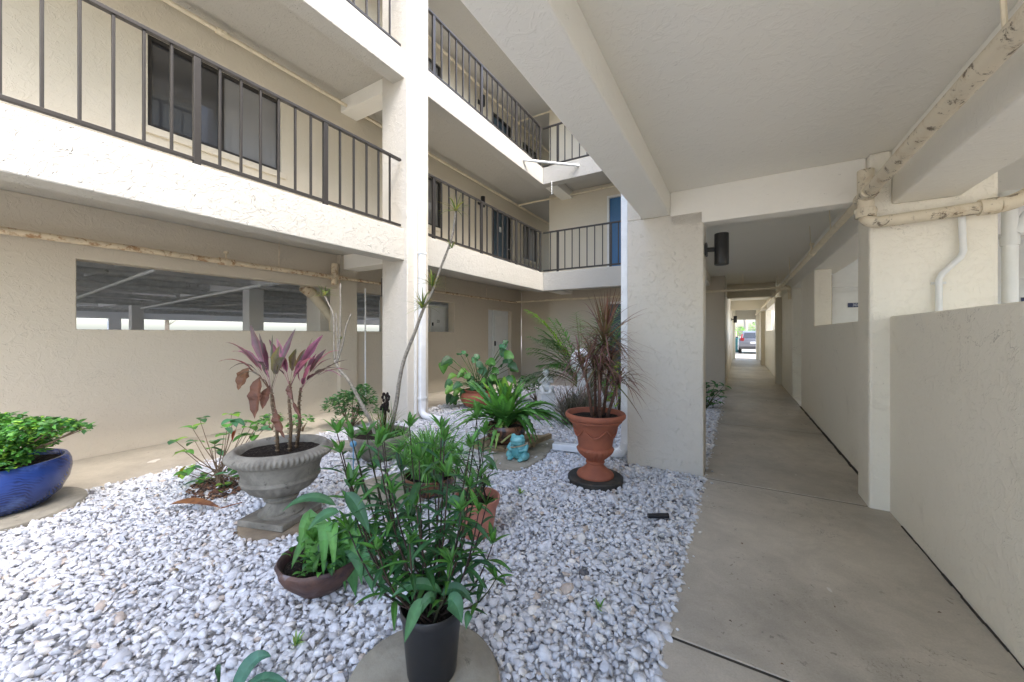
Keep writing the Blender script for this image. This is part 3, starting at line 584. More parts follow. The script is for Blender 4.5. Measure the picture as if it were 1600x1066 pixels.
lamp((-.135, 4.15, 2.165), (-.279, 4.15, 2.175), .062, .30, 'large black cylinder wall lamp on the near pillar over the walkway')
lamp((-.10, 19.5, 2.0), (-.265, 19.5, 2.0), .07, .3, 'small far black wall lamp at the distant end of the corridor')
lamp((-5.03, 4.3, 2.12), (-4.916, 4.3, 2.12), .06, .30, 'black wall lamp on the shaded side of the left column')
lamp((-5.96, 8.42, 4.95), (-6.099, 8.42, 4.95), .06, .28, 'black wall lamp beside the slate door on the first floor balcony')
lamp((-5.96, 8.42, 7.7), (-6.099, 8.42, 7.7), .06, .28, 'black wall lamp beside the door on the top floor balcony')
# ------------------------------------------------------------------ white gravel
keep = []           # (x, y, r): places kept free of stones
def foot(p, r): keep.append((p[0], p[1], r))
STONE = {'black': (gz(662, 1058, .03), .29), 'urn': (gz(440, 808, .03), .262), 'blue': (gz(-6, 797, .03), .455), 'mid': (gz(612, 765, .02), .36), 'terra': (gz(930, 745, .03), .25)}
for k_, (p_, r_) in STONE.items(): foot(p_, r_-.015)
def ico(sub, seed):
    bm = bmesh.new(); bmesh.ops.create_icosphere(bm, subdivisions=sub, radius=1); r = np.random.default_rng(seed)
    V = np.array([v.co[:] for v in bm.verts]); Fc = np.array([[v.index for v in f.verts] for f in bm.faces]); bm.free()
    for _ in range(9):
        n = r.normal(size=3); n /= np.linalg.norm(n); o = r.uniform(.45, .8); d = np.maximum(0, V @ n-o); V = V-d[:, None]*n
    V = V+r.normal(size=V.shape)*.025
    return V, Fc
def pebbles(name, pts, sub, size, label, zj=.016):
    var = [ico(sub, 100+i) for i in range(14)]; Vs, Fs, Cs = [], [], []; base = 0
    n = len(pts); vi = RNG.integers(0, 14, n)
    pal = np.array([(.69, .70, .725), (.645, .655, .685), (.57, .585, .62), (.78, .76, .72), (.52, .53, .56), (.58, .50, .43), (.30, .30, .32), (.12, .12, .13)])
    pc = RNG.choice(len(pal), n, p=[.44, .30, .11, .08, .03, .025, .01, .005])
    for i in range(n):
        V, Fc = var[vi[i]]; s = size*RNG.lognormal(0, .36); sx, sy, sz = s*RNG.uniform(.8, 1.35), s*RNG.uniform(.65, 1.0), s*RNG.uniform(.4, .7)
        a, b, c = RNG.uniform(0, 2*math.pi), RNG.normal()*.42, RNG.normal()*.42
        ca, sa, cb, sb, cc, sc_ = math.cos(a), math.sin(a), math.cos(b), math.sin(b), math.cos(c), math.sin(c)
        Rm = np.array([[ca, -sa, 0], [sa, ca, 0], [0, 0, 1]]) @ np.array([[cb, 0, sb], [0, 1, 0], [-sb, 0, cb]]) @ np.array([[1, 0, 0], [0, cc, -sc_], [0, sc_, cc]])
        Vs.append((V*(sx, sy, sz)) @ Rm.T+(pts[i, 0], pts[i, 1], pts[i, 2] if pts.shape[1] > 2 else -.012+RNG.uniform(0, zj))); Fs.append(Fc+base); base += len(V)
        Cs.append(np.repeat((pal[pc[i]]*RNG.uniform(.9, 1.08))[None], len(V), 0))
    Vs, Fs, Cs = np.concatenate(Vs), np.concatenate(Fs), np.concatenate(Cs)
    me = bpy.data.meshes.new(name); me.vertices.add(len(Vs)); me.vertices.foreach_set('co', Vs.astype(np.float32).ravel())
    me.loops.add(Fs.size); me.loops.foreach_set('vertex_index', Fs.astype(np.int32).ravel()); me.polygons.add(len(Fs))
    me.polygons.foreach_set('loop_start', np.arange(0, Fs.size, 3, dtype=np.int32)); me.update(calc_edges=True)
    at = me.color_attributes.new('tint', 'FLOAT_COLOR', 'POINT'); at.data.foreach_set('color', np.c_[Cs, np.ones(len(Cs))].astype(np.float32).ravel())
    me.polygons.foreach_set('use_smooth', np.ones(len(Fs), bool)); me.set_sharp_from_angle(angle=R(62)); me.materials.append(M['pebble']); me.validate()
    o = bpy.data.objects.new(name, me); C.objects.link(o); return tag(o, label, 'gravel', kind='stuff')
sp = .0240
gx_, gy_ = np.meshgrid(np.arange(-4.83, -.27, sp), np.arange(-.9, 9.1, sp)); P = np.c_[gx_.ravel(), gy_.ravel()]+RNG.uniform(-.6, .6, (gx_.size, 2))*sp
P[:, 0] += np.where(P[:, 0] < -4.6, RNG.normal(size=len(P))*.02, 0)
dd = P @ np.array([-sn, cs]); uu = 800+590*(P @ np.array([cs, sn]))/np.maximum(dd, .05)
P = P[(dd > .9) & (uu > -160) & (uu < 1700)]
for x, y, r in keep: P = P[(P[:, 0]-x)**2+(P[:, 1]-y)**2 > r*r]
for x0, x1, y0, y1 in ((-1.0, -.27, 4.0, 4.32), (-4.93, -4.33, 4.12, 4.62)): P = P[~((P[:, 0] > x0) & (P[:, 0] < x1) & (P[:, 1] > y0) & (P[:, 1] < y1))]
dd = P @ np.array([-sn, cs])
near, far = P[dd < 4.6], P[dd >= 4.6]
pebbles('white_gravel', near, 1, .0192, 'white and grey pebbles of the near gravel bed')
keepfar = RNG.random(len(far)) < np.where(far @ np.array([-sn, cs]) > 6.5, .62, .85)
pebbles('white_gravel', far[keepfar], 1, .0205, 'white pebbles of the far gravel bed between the planters')
for k in range(9):                                                       # stray stones on the walk
    q = gz(*random.choice([(1062, 900), (1050, 945), (1105, 735), (1122, 700), (1075, 850), (1042, 1000), (1085, 822), (1120, 668), (1126, 650)]))
st = np.array([[-.24+random.random()*.04, y, .008] for y in np.arange(1.2, 9, .33)])
pebbles('white_gravel', st, 1, .014, 'stray white pebbles along the walkway edge', 0)
# ------------------------------------------------------------------ stepping stones and slabs
for k_, lab, mat in (('black', 'round grey stepping stone under the black nursery pot', 'step_stone'), ('urn', 'round brown stepping stone under the cast stone urn', 'brown_stone'), ('blue', 'large round stone disc under the blue bowl', 'step_stone'), ('mid', 'round stone disc behind the leafy plant, in front of the wide grey planter', 'step_stone')):
    p_, r_ = STONE[k_]
    MB().lathe([(r_*.97, -.05), (r_, -.03), (r_, .018), (r_-.014, .03), (r_*.5, .032), (.01, .032)], (p_.x, p_.y, 0), 48, jit=.03).build('stepping_stone', M[mat], smooth=True, ang=50, label=lab, cat='stepping stone', group='round stepping stones')
p_, r_ = STONE['terra']
MB().lathe([(r_*.96, -.04), (r_, -.02), (r_, .035), (r_*.96, .045), (.01, .045)], (p_.x, p_.y, 0), 44, jit=.02).build('rubber_disc', M['rubber'], smooth=True, ang=40, label='black round disc under the terracotta urn', cat='disc')
q = gz(842, 712); m_ = MB()
out = [gz(775, 735), gz(812, 738), gz(850, 718), gz(868, 694), (gz(855, 680)), gz(800, 690), gz(770, 712)]
n = len(out); m_.add([(a.x, a.y, .02) for a in out]+[(a.x, a.y, -.04) for a in out], [tuple(range(n))]+[(i, i+n, (i+1) % n+n, (i+1) % n) for i in range(n)]); m_.build('flagstone', M['step_stone'], bevel=.01, label='flat tan flagstone under the turquoise frog', cat='flagstone')
# weathered timber platform under the fern
p = empty('wooden_platform', gz(790, 690), 'low weathered timber platform under the big fern', 'platform')
a, b, c = gz(738, 702), gz(803, 712), gz(848, 690); ax = (b-a).normalized(); ay = Vector((-ax.y, ax.x, 0)); rz = math.atan2(ax.y, ax.x); L_ = (b-a).length+.12; D_ = .62
o0 = a+ax*L_/2
for t in (.03, .33, .60): MB().obox(o0+ay*t+Vector((0, 0, .02)), (L_-.02, .06, .06), rz).build('beam', M['wood'], p, bevel=.005)
for k in range(6):
    MB().obox(a+ax*(L_*(k+.5)/6)+ay*.31+Vector((0, 0, .066)), (L_/6-.014, .66, .03), rz).build('plank', M['wood'], p, bevel=.004)
a = b+ax*.1; MB().obox(gz(838, 695)+Vector((0, 0, .04)), (.05, .6, .08), rz-.25).build('side_board', M['wood'], p, bevel=.005)
# ------------------------------------------------------------------ plants and pots
GR, LG, YG, DG, BG = (.06, .17, .035), (.10, .27, .05), (.20, .36, .05), (.025, .085, .025), (.055, .16, .075)
def rnd(a, b): return random.uniform(a, b)
def sph(az, el): return Vector((math.cos(az)*math.cos(el), math.sin(az)*math.cos(el), math.sin(el)))
def pot(root, prof, c, mat, soil_z, soil_r, flute=None, jit=0, n=56):
    po = MB().lathe(prof, c, n, flute=flute, jit=jit, close=False).build('pot', M[mat], root, smooth=True, ang=50)
    m_ = MB(); c = Vector(c); vs = [(c.x, c.y, c.z+soil_z+.012)]; fs = []
    for i in range(1, 7):
        for j in range(36):
            q = 2*math.pi*j/36; r_ = soil_r*i/6; vs.append((c.x+r_*math.cos(q), c.y+r_*math.sin(q), c.z+soil_z+.012*(1-i/6)+.012*mnoise.noise((r_*math.cos(q)*14, r_*math.sin(q)*14, c.x))))
    for j in range(36): fs.append((0, 1+j, 1+(j+1) % 36))
    for i in range(5):
        for j in range(36): fs.append((1+i*36+j, 1+(i+1)*36+j, 1+(i+1)*36+(j+1) % 36, 1+i*36+(j+1) % 36))
    m_.add(vs, fs).build('soil', M['soil'], po, smooth=True); return po
def bushy(mbl, mbs, c, clumps, ls, cols, base, prof='ovate', wr=.55):
    """clumps: (centre, radii, leaves); twigs run from base to every clump"""
    for (cc, rr, n) in clumps:
        cc = Vector(cc)
        for k in range(3):
            e = cc+Vector((rnd(-.6, .6)*rr[0], rnd(-.6, .6)*rr[1], rnd(-.3, .5)*rr[2])); mm = (Vector(base)+e)/2+Vector((rnd(-.03, .03), rnd(-.03, .03), -.02))
            mbs.tube([base, mm, e], [.008, .006, .003], 6, col=(.16, .11, .07))
        for k in range(n):
            d = sph(rnd(0, 6.283), rnd(-.5, 1.4)); q = rnd(.45, 1)**.6; p0 = cc+Vector((d.x*rr[0], d.y*rr[1], d.z*rr[2]))*q
            az = math.atan2(d.y, d.x)+rnd(-1, 1); t = p0+sph(az, rnd(-.5, .5))*ls*rnd(.7, 1.25)
            mbl.leaf(p0, t, ls*wr*rnd(.8, 1.2), rnd(0, .006), random.choice(cols), prof, 3, .2, hint=sph(rnd(0, 6.28), rnd(.5, 1.5)))
# --- blue bowl at the far left
c, _ = STONE['blue']; c = Vector((c.x, c.y, .032))
root = empty('potted_plant', c, 'bushy bright green shrub in a glossy blue patterned bowl', 'potted plant')
pot(root, [(.19, 0), (.25, .012), (.32, .08), (.362, .17), (.376, .25), (.372, .305), (.360, .34), (.350, .355), (.334, .355), (.327, .34), (.32, .31)], c, 'blue_glaze', .315, .325)
lf, stm = MB(), MB(); dv = RT
cl = [(c+RT*x*.95+FW*y*.9+UP*(z+.085), r, n) for x, y, z, r, n in ((-.05, 0, .48, (.26, .26, .15), 900), (-.30, .05, .46, (.22, .22, .15), 500), (.2, 0, .46, (.2, .2, .13), 600), (.38, -.05, .52, (.17, .15, .09), 360), (.56, -.05, .54, (.13, .1, .06), 220), (.70, -.05, .525, (.09, .06, .045), 80), (.05, -.22, .37, (.28, .15, .11), 520), (0, -.27, .30, (.3, .12, .07), 650), (.22, -.17, .31, (.13, .15, .06), 330), (-.22, -.22, .30, (.2, .14, .07), 350), (0, -.05, .38, (.34, .34, .08), 800), (.02, -.33, .40, (.26, .10, .075), 520), (-.22, -.30, .42, (.2, .12, .08), 300), (.24, -.22, .43, (.12, .12, .06), 200), (-.25, -.25, .36, (.24, .14, .11), 380), (.28, -.1, .38, (.13, .15, .07), 160))]
bushy(lf, stm, c, cl, .044, [LG, GR, (.08, .26, .04), YG, (.06, .18, .035), DG, (.05, .16, .05)], c+UP*.36)
lf.build('foliage', M['leaf'], root); stm.build('stem', M['stem'], root, smooth=True)
# --- low shrub in the gravel
b = gz(342, 765); root = empty('shrub', b, 'sparse broad-leaved shrub growing from a dirt patch in the gravel', 'shrub')
lf, stm = MB(), MB(); d0 = dep(b)
for (u, v) in ((312, 655), (300, 668), (275, 690), (288, 705), (305, 690), (350, 680), (365, 655), (372, 662), (355, 668), (385, 660), (392, 668), (405, 660), (380, 680), (345, 705), (300, 730), (290, 740), (322, 745), (310, 752), (368, 730), (380, 735), (360, 740), (395, 750), (345, 765), (352, 758), (330, 700), (398, 680), (285, 735), (335, 690), (411, 672), (362, 648), (320, 750), (375, 745)):
    e = gd(u, v, d0+rnd(-.18, .18)); fk = b+UP*rnd(.10, .2)+RT*rnd(-.03, .03); mm = fk*.45+e*.55+UP*rnd(-.05, .0); stm.tube([b+Vector((rnd(-.012, .012), rnd(-.012, .012), -.02)), fk, mm, e], [.006, .005, .0035, .002], 6, col=(.17, .12, .08))
    for k in range(3):
        az = rnd(0, 6.28); lf.leaf(e, e+sph(az, rnd(-.6, .3))*rnd(.07, .12), rnd(.055, .085), .008, random.choice([LG, GR, YG, BG, (.07, .20, .09), (.12, .30, .05)]), 'ovate', 5, .2)
lf.leaf(gd(290, 728, d0), gd(278, 748, d0), .05, .01, (.38, .34, .03), 'ovate', 5); lf.leaf(gd(368, 672, d0), gd(363, 690, d0), .05, .01, (.35, .06, .03), 'ovate', 5)
lf.build('foliage', M['leaf'], root); stm.build('stem', M['stem'], root, smooth=True)
m_ = MB(); 
for k in range(420):
    a_ = rnd(0, 6.28); q = rnd(0, 1)**.6; p0 = b+Vector((math.cos(a_)*.27*q, math.sin(a_)*.22*q, rnd(.005, .03))); s = rnd(.008, .02); m_.obox(p0, (s*1.6, s, s*.5), rnd(0, 6), rnd(-.6, .6), rnd(-.6, .6), col=random.choice([(.10, .05, .035), (.16, .08, .05), (.06, .04, .03), (.22, .13, .08)]))
m_.build('bark_mulch', M['stem'], label='brown bark mulch around the low shrub', cat='mulch', kind='stuff')
lf = MB(); a, e = gz(264, 789, .03), gz(345, 794, .035); lf.leaf(a, e, .10, .02, (.22, .10, .035), 'lance', 10, .5); lf.tube([e, gz(378, 785, .03)], [.006, .004], 5, col=(.35, .16, .08))
lf.build('fallen_leaf', M['dry_leaf'], label='large curled brown dead leaf lying on the gravel beside the urn', cat='leaf')
# --- cast stone urn with ti plant
c, _ = STONE['urn']; c = Vector((c.x, c.y, .032))
root = empty('potted_plant', c, 'pink and purple ti plant in a footed cast stone urn', 'potted plant')
MB().obox(c+UP*.022, (.37, .37, .044), R(18)).build('base_plate', M['cast_stone'], root, bevel=.006)
pr = [(.145, .036), (.145, .055), (.125, .07), (.10, .10), (.092, .13), (.11, .145), (.115, .16), (.10, .175), (.15, .195), (.205, .23), (.235, .27), (.243, .29), (.252, .295), (.252, .31), (.243, .318), (.248, .35), (.262, .40), (.272, .425), (.30, .432), (.325, .45), (.333, .468), (.333, .480), (.322, .495), (.305, .505), (.30, .515), (.285, .522), (.268, .515), (.258, .49), (.25, .46)]
fl = {9: (.012, 24), 10: (.014, 24), 11: (.01, 24), 20: (.020, 64), 21: (.022, 64), 22: (.012, 64)}
pot(root, pr, c, 'cast_stone', .47, .257, flute=fl, n=448)
lf, stm, dl = MB(), MB(), MB(); dc = dep(c)
PK, PU, PG, OL = (.40, .13, .23), (.10, .03, .055), (.11, .075, .075), (.10, .105, .025)
tops = []
for (ub, vb, ut, vt, dd_) in ((434, 690, 424, 608, -.05), (452, 694, 453, 600, -.02), (463, 690, 470, 606, .06)):
    bb, tt = gd(ub, vb, dc+dd_), gd(ut, vt, dc+dd_); bb.z = c.z+.46
    stm.tube([bb, bb*.6+tt*.4+RT*.012, bb*.25+tt*.75-RT*.006, tt], [.012, .011, .010, .008], 8, col=(.13, .09, .055)); tops.append((tt, dc+dd_))
    for k in range(14):
        q = bb.lerp(tt, k/14); stm.tube([q, q+UP*.006], [.0145, .0135], 8, col=(.24, .18, .12))
def ti(i, tu, tv, wd, col, sag=.05, dz=0, hint=None, tip=None, st=.35, br=None):
    (tt, d_) = tops[i]; e = gd(tu, tv, d_+dz); lf.leaf(tt-UP*rnd(0, .05), e, wd*.70, sag, col, 'lance', 12, .35, hint=(hint+UP*rnd(.1, .6)+RT*rnd(-.5, .5)) if hint else None, stalk=st, tip=tip, wav=.15, mid=random.choice([PG, PU, (.10, .09, .075), None]))
fwd = -FW
ti(0, 391, 506, .10, PK, .02, .05, fwd, PG); ti(0, 352, 535, .05, (.30, .10, .16), .08, 0, None, (.3, .08, .1)); ti(0, 340, 566, .04, (.26, .08, .11), .10, 0, None, (.3, .06, .04)); ti(0, 437, 540, .11, OL, .01, -.15, fwd, (.22, .17, .04)); ti(0, 426, 522, .03, (.05, .10, .04), 0, .1, fwd)
ti(0, 400, 565, .08, PU, .06, -.1); ti(0, 372, 590, .05, (.2, .17, .16), .09, -.05, None, (.25, .2, .2)); ti(0, 462, 513, .07, PK, .02, .1, fwd, PU); ti(0, 445, 560, .10, PU, .05, -.2, fwd, OL)
ti(0, 362, 550, .055, (.42, .16, .26), .10, .1); ti(0, 356, 580, .05, PG, .12, -.12); ti(2, 530, 548, .05, PK, .08, .1); ti(2, 535, 590, .05, PG, .09, -.1, None, (.3, .15, .2)); ti(1, 420, 530, .06, PK, .03, .2, fwd, PU); ti(1, 495, 560, .06, PK, .06, -.12); ti(0, 405, 520, .05, PG, .02, .16, fwd); ti(2, 488, 528, .05, (.2, .17, .06), .02, .14, fwd); ti(0, 380, 545, .06, (.3, .1, .16), .05, .08); ti(1, 432, 528, .05, PK, .02, .18, fwd); ti(2, 510, 545, .06, PK, .03, .12, fwd, PU); ti(2, 478, 590, .05, (.36, .1, .2), .02, -.12, fwd); ti(0, 415, 575, .05, PK, .04, -.1, fwd); ti(1, 470, 575, .05, PU, .03, -.12, fwd, PK); ti(0, 412, 535, .06, PU, .03, .12, fwd); ti(0, 455, 528, .05, PU, .02, .15, fwd, PK); ti(1, 490, 540, .06, PU, .03, .1, fwd); ti(2, 500, 585, .06, PU, .04, -.1); ti(1, 425, 580, .05, PU, .05, -.1); ti(2, 465, 570, .06, PK, .02, -.12, fwd, PU); ti(1, 463, 545, .10, (.26, .16, .05), .02, -.1, fwd, OL); ti(1, 505, 523, .09, PU, .02, 0, fwd, PK); ti(1, 440, 555, .06, PK, .03, .1, fwd); ti(1, 478, 545, .05, (.3, .16, .08), .03, .15, fwd); ti(1, 480, 560, .08, (.34, .09, .18), .03, .05, fwd, PK); ti(1, 415, 560, .07, PK, .07, .1)
ti(2, 486, 570, .09, (.36, .09, .18), .02, -.1, fwd, PK); ti(2, 545, 562, .05, (.10, .11, .09), .05, .05, None, PG); ti(2, 526, 575, .08, PG, .05, -.05, None, (.32, .24, .26)); ti(2, 550, 580, .04, (.28, .08, .14), .07, .1); ti(2, 520, 560, .045, PK, .05, .12); ti(2, 495, 552, .07, PU, .03, .1, fwd, PK)
for (u, v, w_, i, col, su, sv) in ((372, 610, .085, 0, (.19, .09, .035), 388, 575), (398, 655, .10, 0, (.13, .055, .03), 405, 590), (410, 640, .06, 0, (.12, .05, .028), 418, 606), (445, 685, .08, 0, (.16, .06, .028), 430, 638), (472, 655, .03, 1, (.13, .05, .03), 458, 628), (456, 625, .05, 1, (.2, .10, .08), 452, 600)):
    tt, d_ = tops[i]; s_ = gd(su, sv, d_); e = gd(u, v, d_-.04); dl.tube([tt-UP*.03, (tt+s_)/2+UP*.02, s_], .004, 5, col=col); dl.leaf(s_, e, w_, .0, col, 'lance', 9, .5, hint=-FW+RT*rnd(-.6, .6), wav=.25)
lf.build('foliage', M['leaf'], root); stm.build('stem', M['stem'], root, smooth=True); dl.build('dead_leaf', M['dry_leaf'], root, label='dry brown hanging leaves')
# --- dark clay pot with staghorn-like fern, on the gravel
c = gz(503, 917); c.z = .0; d0 = dep(c); root = empty('potted_plant', c, 'strap-leaved staghorn fern in a squat dark clay pot beside the nursery pot', 'potted plant')
pot(root, [(.09, 0), (.12, .02), (.155, .06), (.19, .105), (.21, .14), (.214, .165), (.203, .178), (.193, .172), (.185, .15), (.18, .13)], c, 'purple_clay', .13, .185, flute={2: (.03, 8), 3: (.035, 8), 4: (.02, 8)}, jit=.06)
lf = MB(); o_ = c+UP*.15
for (u0, v0, u1, v1, w_, sg, col) in ((506, 868, 482, 918, .085, .24, LG), (502, 866, 466, 872, .07, .20, GR), (512, 868, 505, 905, .06, .22, (.08, .24, .05)), (516, 872, 522, 898, .05, .2, LG), (520, 874, 592, 905, .10, .13, (.05, .16, .055)), (525, 876, 556, 934, .10, .15, (.05, .17, .05)), (530, 878, 584, 930, .09, .16, (.045, .14, .06)), (525, 870, 590, 840, .06, .06, GR), (500, 866, 478, 830, .05, .03, GR), (520, 868, 530, 825, .05, .03, GR), (515, 872, 545, 850, .06, .06, GR), (510, 872, 492, 850, .05, .05, LG), (528, 874, 562, 872, .07, .09, GR), (520, 874, 530, 916, .06, .14, GR), (504, 872, 455, 890, .05, .12, GR), (500, 872, 492, 912, .06, .17, GR), (530, 872, 600, 880, .07, .14, GR), (535, 875, 566, 915, .08, .15, (.045, .14, .05)), (510, 870, 540, 925, .07, .2, (.06, .19, .05)), (515, 868, 470, 850, .05, .08, GR), (525, 868, 560, 838, .05, .07, GR)):
    s_ = gd(u0, v0, d0); e = gd(u1, v1, d0-.12+rnd(-.05, .05)); lf.leaf(s_, e, w_*1.2, sg, col, 'strap', 12, .15, wav=.12, hint=UP*.6-FW*.9+RT*rnd(-.3, .3))
for k in range(230): q = o_+RT*.05+sph(rnd(0, 6.28), rnd(.1, 1.3))*rnd(.05, .21)-UP*.02; lf.leaf(q, q+sph(rnd(0, 6.28), rnd(-.2, .9))*.06, .03, .01, random.choice([GR, DG, LG]), 'ovate', 4)
lf.build('foliage', M['leaf'], root)
# --- black nursery pot with tall leafy plant
def wild(root, c, rad, stems, leaf_l, name='stem', density=1.0):
    lf, stm = MB(), MB()
    for (b, t, bend) in stems:
        pts = [b.lerp(t, k/6)+bend*math.sin(math.pi*k/6)-UP*0 for k in range(7)]
        stm.tube(pts, [.0045, .0043, .004, .0036, .0032, .0028, .002], 6, col=random.choice([(.045, .03, .028), (.06, .04, .03), (.05, .055, .03)]))
        L = (t-b).length; nn = max(2, int(L/.052*density)); az = rnd(0, 6.28)
        for k in range(nn):
            f = .30+.66*k/nn; i = int(f*6); q = pts[i].lerp(pts[min(6, i+1)], f*6-i); az += 1.57+rnd(-.5, .5)
            if random.random() < .2*(1-f): continue
            for s_ in (0, math.pi):
                if random.random() < .25: continue
                ll = leaf_l*rnd(.6, 1.2); dr = sph(az+s_, rnd(-.1, .7)); e = q+dr*ll-UP*rnd(.0, .35)*ll
                lf.leaf(q, e, ll*rnd(.14, .21), ll*rnd(.06, .16), random.choice([DG, GR, (.035, .11, .04), (.045, .13, .055), (.03, .10, .045)]), 'lance', 6, .3)
        for k in range(9):
            dr = sph(rnd(0, 6.28), rnd(.2, 1.3)); ll = leaf_l*rnd(.35, .75); lf.leaf(t, t+dr*ll, ll*.26, ll*.05, random.choice([(.065, .18, .04), (.085, .23, .045), GR]), 'lance', 5, .35)
    lf.build('foliage', M['leaf'], root); stm.build('stem', M['stem'], root, smooth=True)
pc, _ = STONE['black']; c = gz(675, 1046, .033); d0 = dep(c); root = empty('potted_plant', c, 'tall many-stemmed leafy plant in a black plastic nursery pot, nearest the camera', 'potted plant')
pot(root, [(.092, 0), (.095, .01), (.112, .20), (.116, .235), (.121, .238), (.122, .262), (.118, .266), (.112, .262), (.108, .22), (.105, .18)], c, 'black_plastic', .222, .108)
stems = []
for (u, v, dz) in ((527, 678, 0), (548, 760, -.05), (572, 680, .08), (590, 700, -.08), (585, 735, .1), (622, 708, .0), (640, 668, .05), (655, 720, -.1), (668, 740, .1), (690, 672, .06), (694, 690, -.05), (700, 745, -.1), (715, 730, .12), (735, 762, -.05), (745, 655, .1), (757, 680, .1), (735, 700, .05), (760, 790, 0), (748, 800, -.1), (600, 690, .15), (630, 730, .12), (612, 770, -.12), (676, 700, .15), (560, 720, .1), (650, 790, -.15), (720, 800, -.15), (545, 830, -.08), (566, 800, .12), (775, 905, -.02), (770, 850, .06), (590, 860, -.15), (705, 880, -.18), (640, 850, -.18)):
    t = gd(u, v, d0+dz); b = c+UP*.215+Vector((rnd(-.06, .06), rnd(-.06, .06), 0)); hv = Vector((t.x-b.x, t.y-b.y, 0)); stems.append((b, t, hv*.12-UP*hv.length*.18))
random.seed(21); stems += [(b+Vector((rnd(-.03, .03), rnd(-.03, .03), 0)), t+Vector((rnd(-.09, .09), rnd(-.09, .09), rnd(-.10, .03))), q_) for (b, t, q_) in stems[:4]]; wild(root, c, .1, stems, .125, density=.8)
lf = MB()
for (u0, v0, u1, v1, w_, dz, sg) in ((540, 770, 578, 835, .05, -.1, .02), (525, 790, 440, 800, .035, -.1, .04), (530, 800, 480, 830, .04, -.12, .02), (660, 935, 632, 1005, .045, -.16, .015), (700, 940, 722, 975, .06, -.16, .03), (680, 935, 655, 965, .035, -.15, .03), (690, 925, 610, 935, .04, -.1, .04), (690, 930, 740, 945, .04, -.1, .04), (735, 960, 728, 985, .03, -.1, .02), (700, 785, 725, 810, .04, -.1, .03)):
    lf.leaf(gd(u0, v0, d0+dz), gd(u1, v1, d0+dz-.03), w_, sg, random.choice([(.045, .14, .065), (.05, .15, .06)]), 'lance', 9, .25, hint=Vector((0, 0, 1))-FW*.8)
lf.build('foliage', M['leaf'], root, label='large drooping leaves')
# --- terracotta-coloured plastic pot
c = gz(745, 832); c.z = 0; d0 = dep(c); root = empty('potted_plant', c, 'leafy stems in a salmon plastic pot half hidden by the tall plant', 'potted plant')
pot(root, [(.105, 0), (.108, .01), (.135, .17), (.142, .205), (.153, .21), (.158, .235), (.156, .25), (.147, .25), (.14, .23), (.132, .19)], c, 'plastic_terracotta', .20, .135)
stems = []
for (u, v, dz) in ((745, 655, 0), (758, 672, .05), (735, 700, .1), (720, 710, -.05), (770, 735, .05), (705, 705, .05), (750, 745, -.08), (730, 760, -.1), (715, 745, 0), (762, 760, .0)):
    t = gd(u, v, d0+dz); b = c+UP*.2+Vector((rnd(-.07, .07), rnd(-.07, .07), 0)); stems.append((b, t, Vector((rnd(-.02, .02), rnd(-.02, .02), 0))))
wild(root, c, .1, stems, .13, density=.7)
# --- spider plant in low bowl behind
c = gz(672, 770); c.z = .0; d0 = dep(c); root = empty('potted_plant', c, 'dense grassy spider plant in a low brown glazed bowl behind the tall leafy plant', 'potted plant')
pot(root, [(.13, 0), (.17, .03), (.21, .09), (.22, .15), (.215, .165), (.2, .16), (.19, .13)], c, 'brown_glaze', .13, .19)
lf = MB(); o_ = c+UP*.14
for k in range(430):
    az = rnd(0, 6.28); s_ = o_+Vector((rnd(-.12, .12), rnd(-.12, .12), 0)); r_ = rnd(.12, .48); z_ = rnd(-.02, .42)*(1-r_*.9)+.06; e = s_+Vector((math.cos(az)*r_, math.sin(az)*r_, z_)); lf.leaf(s_, e, rnd(.014, .026), rnd(.06, .16), random.choice([LG, GR, (.13, .30, .07), (.08, .22, .05), (.2, .36, .12)]), 'grass', 7, .4)
lf.build('foliage', M['leaf'], root)
# --- wide grey planter with the tall leaning dracaena
c = gz(594, 715); c.z = 0; d0 = dep(c); root = empty('potted_plant', c, 'tall leaning bare-stemmed dracaena in a wide grey planter by the left column', 'potted plant')
pot(root, [(.17, 0), (.19, .02), (.25, .10), (.30, .19), (.32, .24), (.325, .265), (.315, .28), (.30, .275), (.285, .25)], c, 'cast_stone', .245, .29, jit=.02)
lf, stm = MB(), MB(); GB = (.30, .27, .225)
def stemline(px, r0, r1, dz=0, col=GB):
    pts = [gd(u, v, d0+dz*i/len(px)) for i, (u, v) in enumerate(px)]; k = len(pts)
    sm = []
    for i in range(k-1):
        a, b = pts[i], pts[i+1]; p_, n_ = pts[max(0, i-1)], pts[min(k-1, i+2)]
        for t in (0, .25, .5, .75): sm.append(.5*((2*a)+(b-p_)*t+(2*p_-5*a+4*b-n_)*t*t+(3*a-p_-3*b+n_)*t**3))
    sm.append(pts[-1]); n = len(sm); stm.tube(sm, [r0+(r1-r0)*i/(n-1)+.0012*(i % 2) for i in range(n)], 9, col=col); return sm
stemline([(588, 686), (580, 660), (563, 628), (545, 595), (530, 577), (523, 563)], .021, .014)
stemline([(523, 563), (522, 540), (522, 510), (520, 490), (511, 470), (507, 462)], .011, .007)
stemline([(525, 567), (530, 540), (532, 500), (532, 443)], .010, .007); stemline([(526, 568), (535, 540), (541, 510), (549, 490)], .009, .005); stemline([(528, 560), (527, 520), (525, 490)], .009, .005)
stemline([(608, 690), (613, 660), (620, 625), (624, 595), (632, 560), (648, 520), (662, 482), (676, 455), (690, 415), (706, 372), (711, 340), (712, 332)], .025, .008, -.1)
def tuft(p, n, L, cols, up=.2, wd=.012):
    for k in range(n):
        az = rnd(0, 6.28); el = rnd(-.2, 1.3); e = p+sph(az, el)*L*rnd(.7, 1.1)-UP*.1*L; lf.leaf(p, e, wd, L*rnd(.05, .15), random.choice(cols), 'grass', 6, .3)
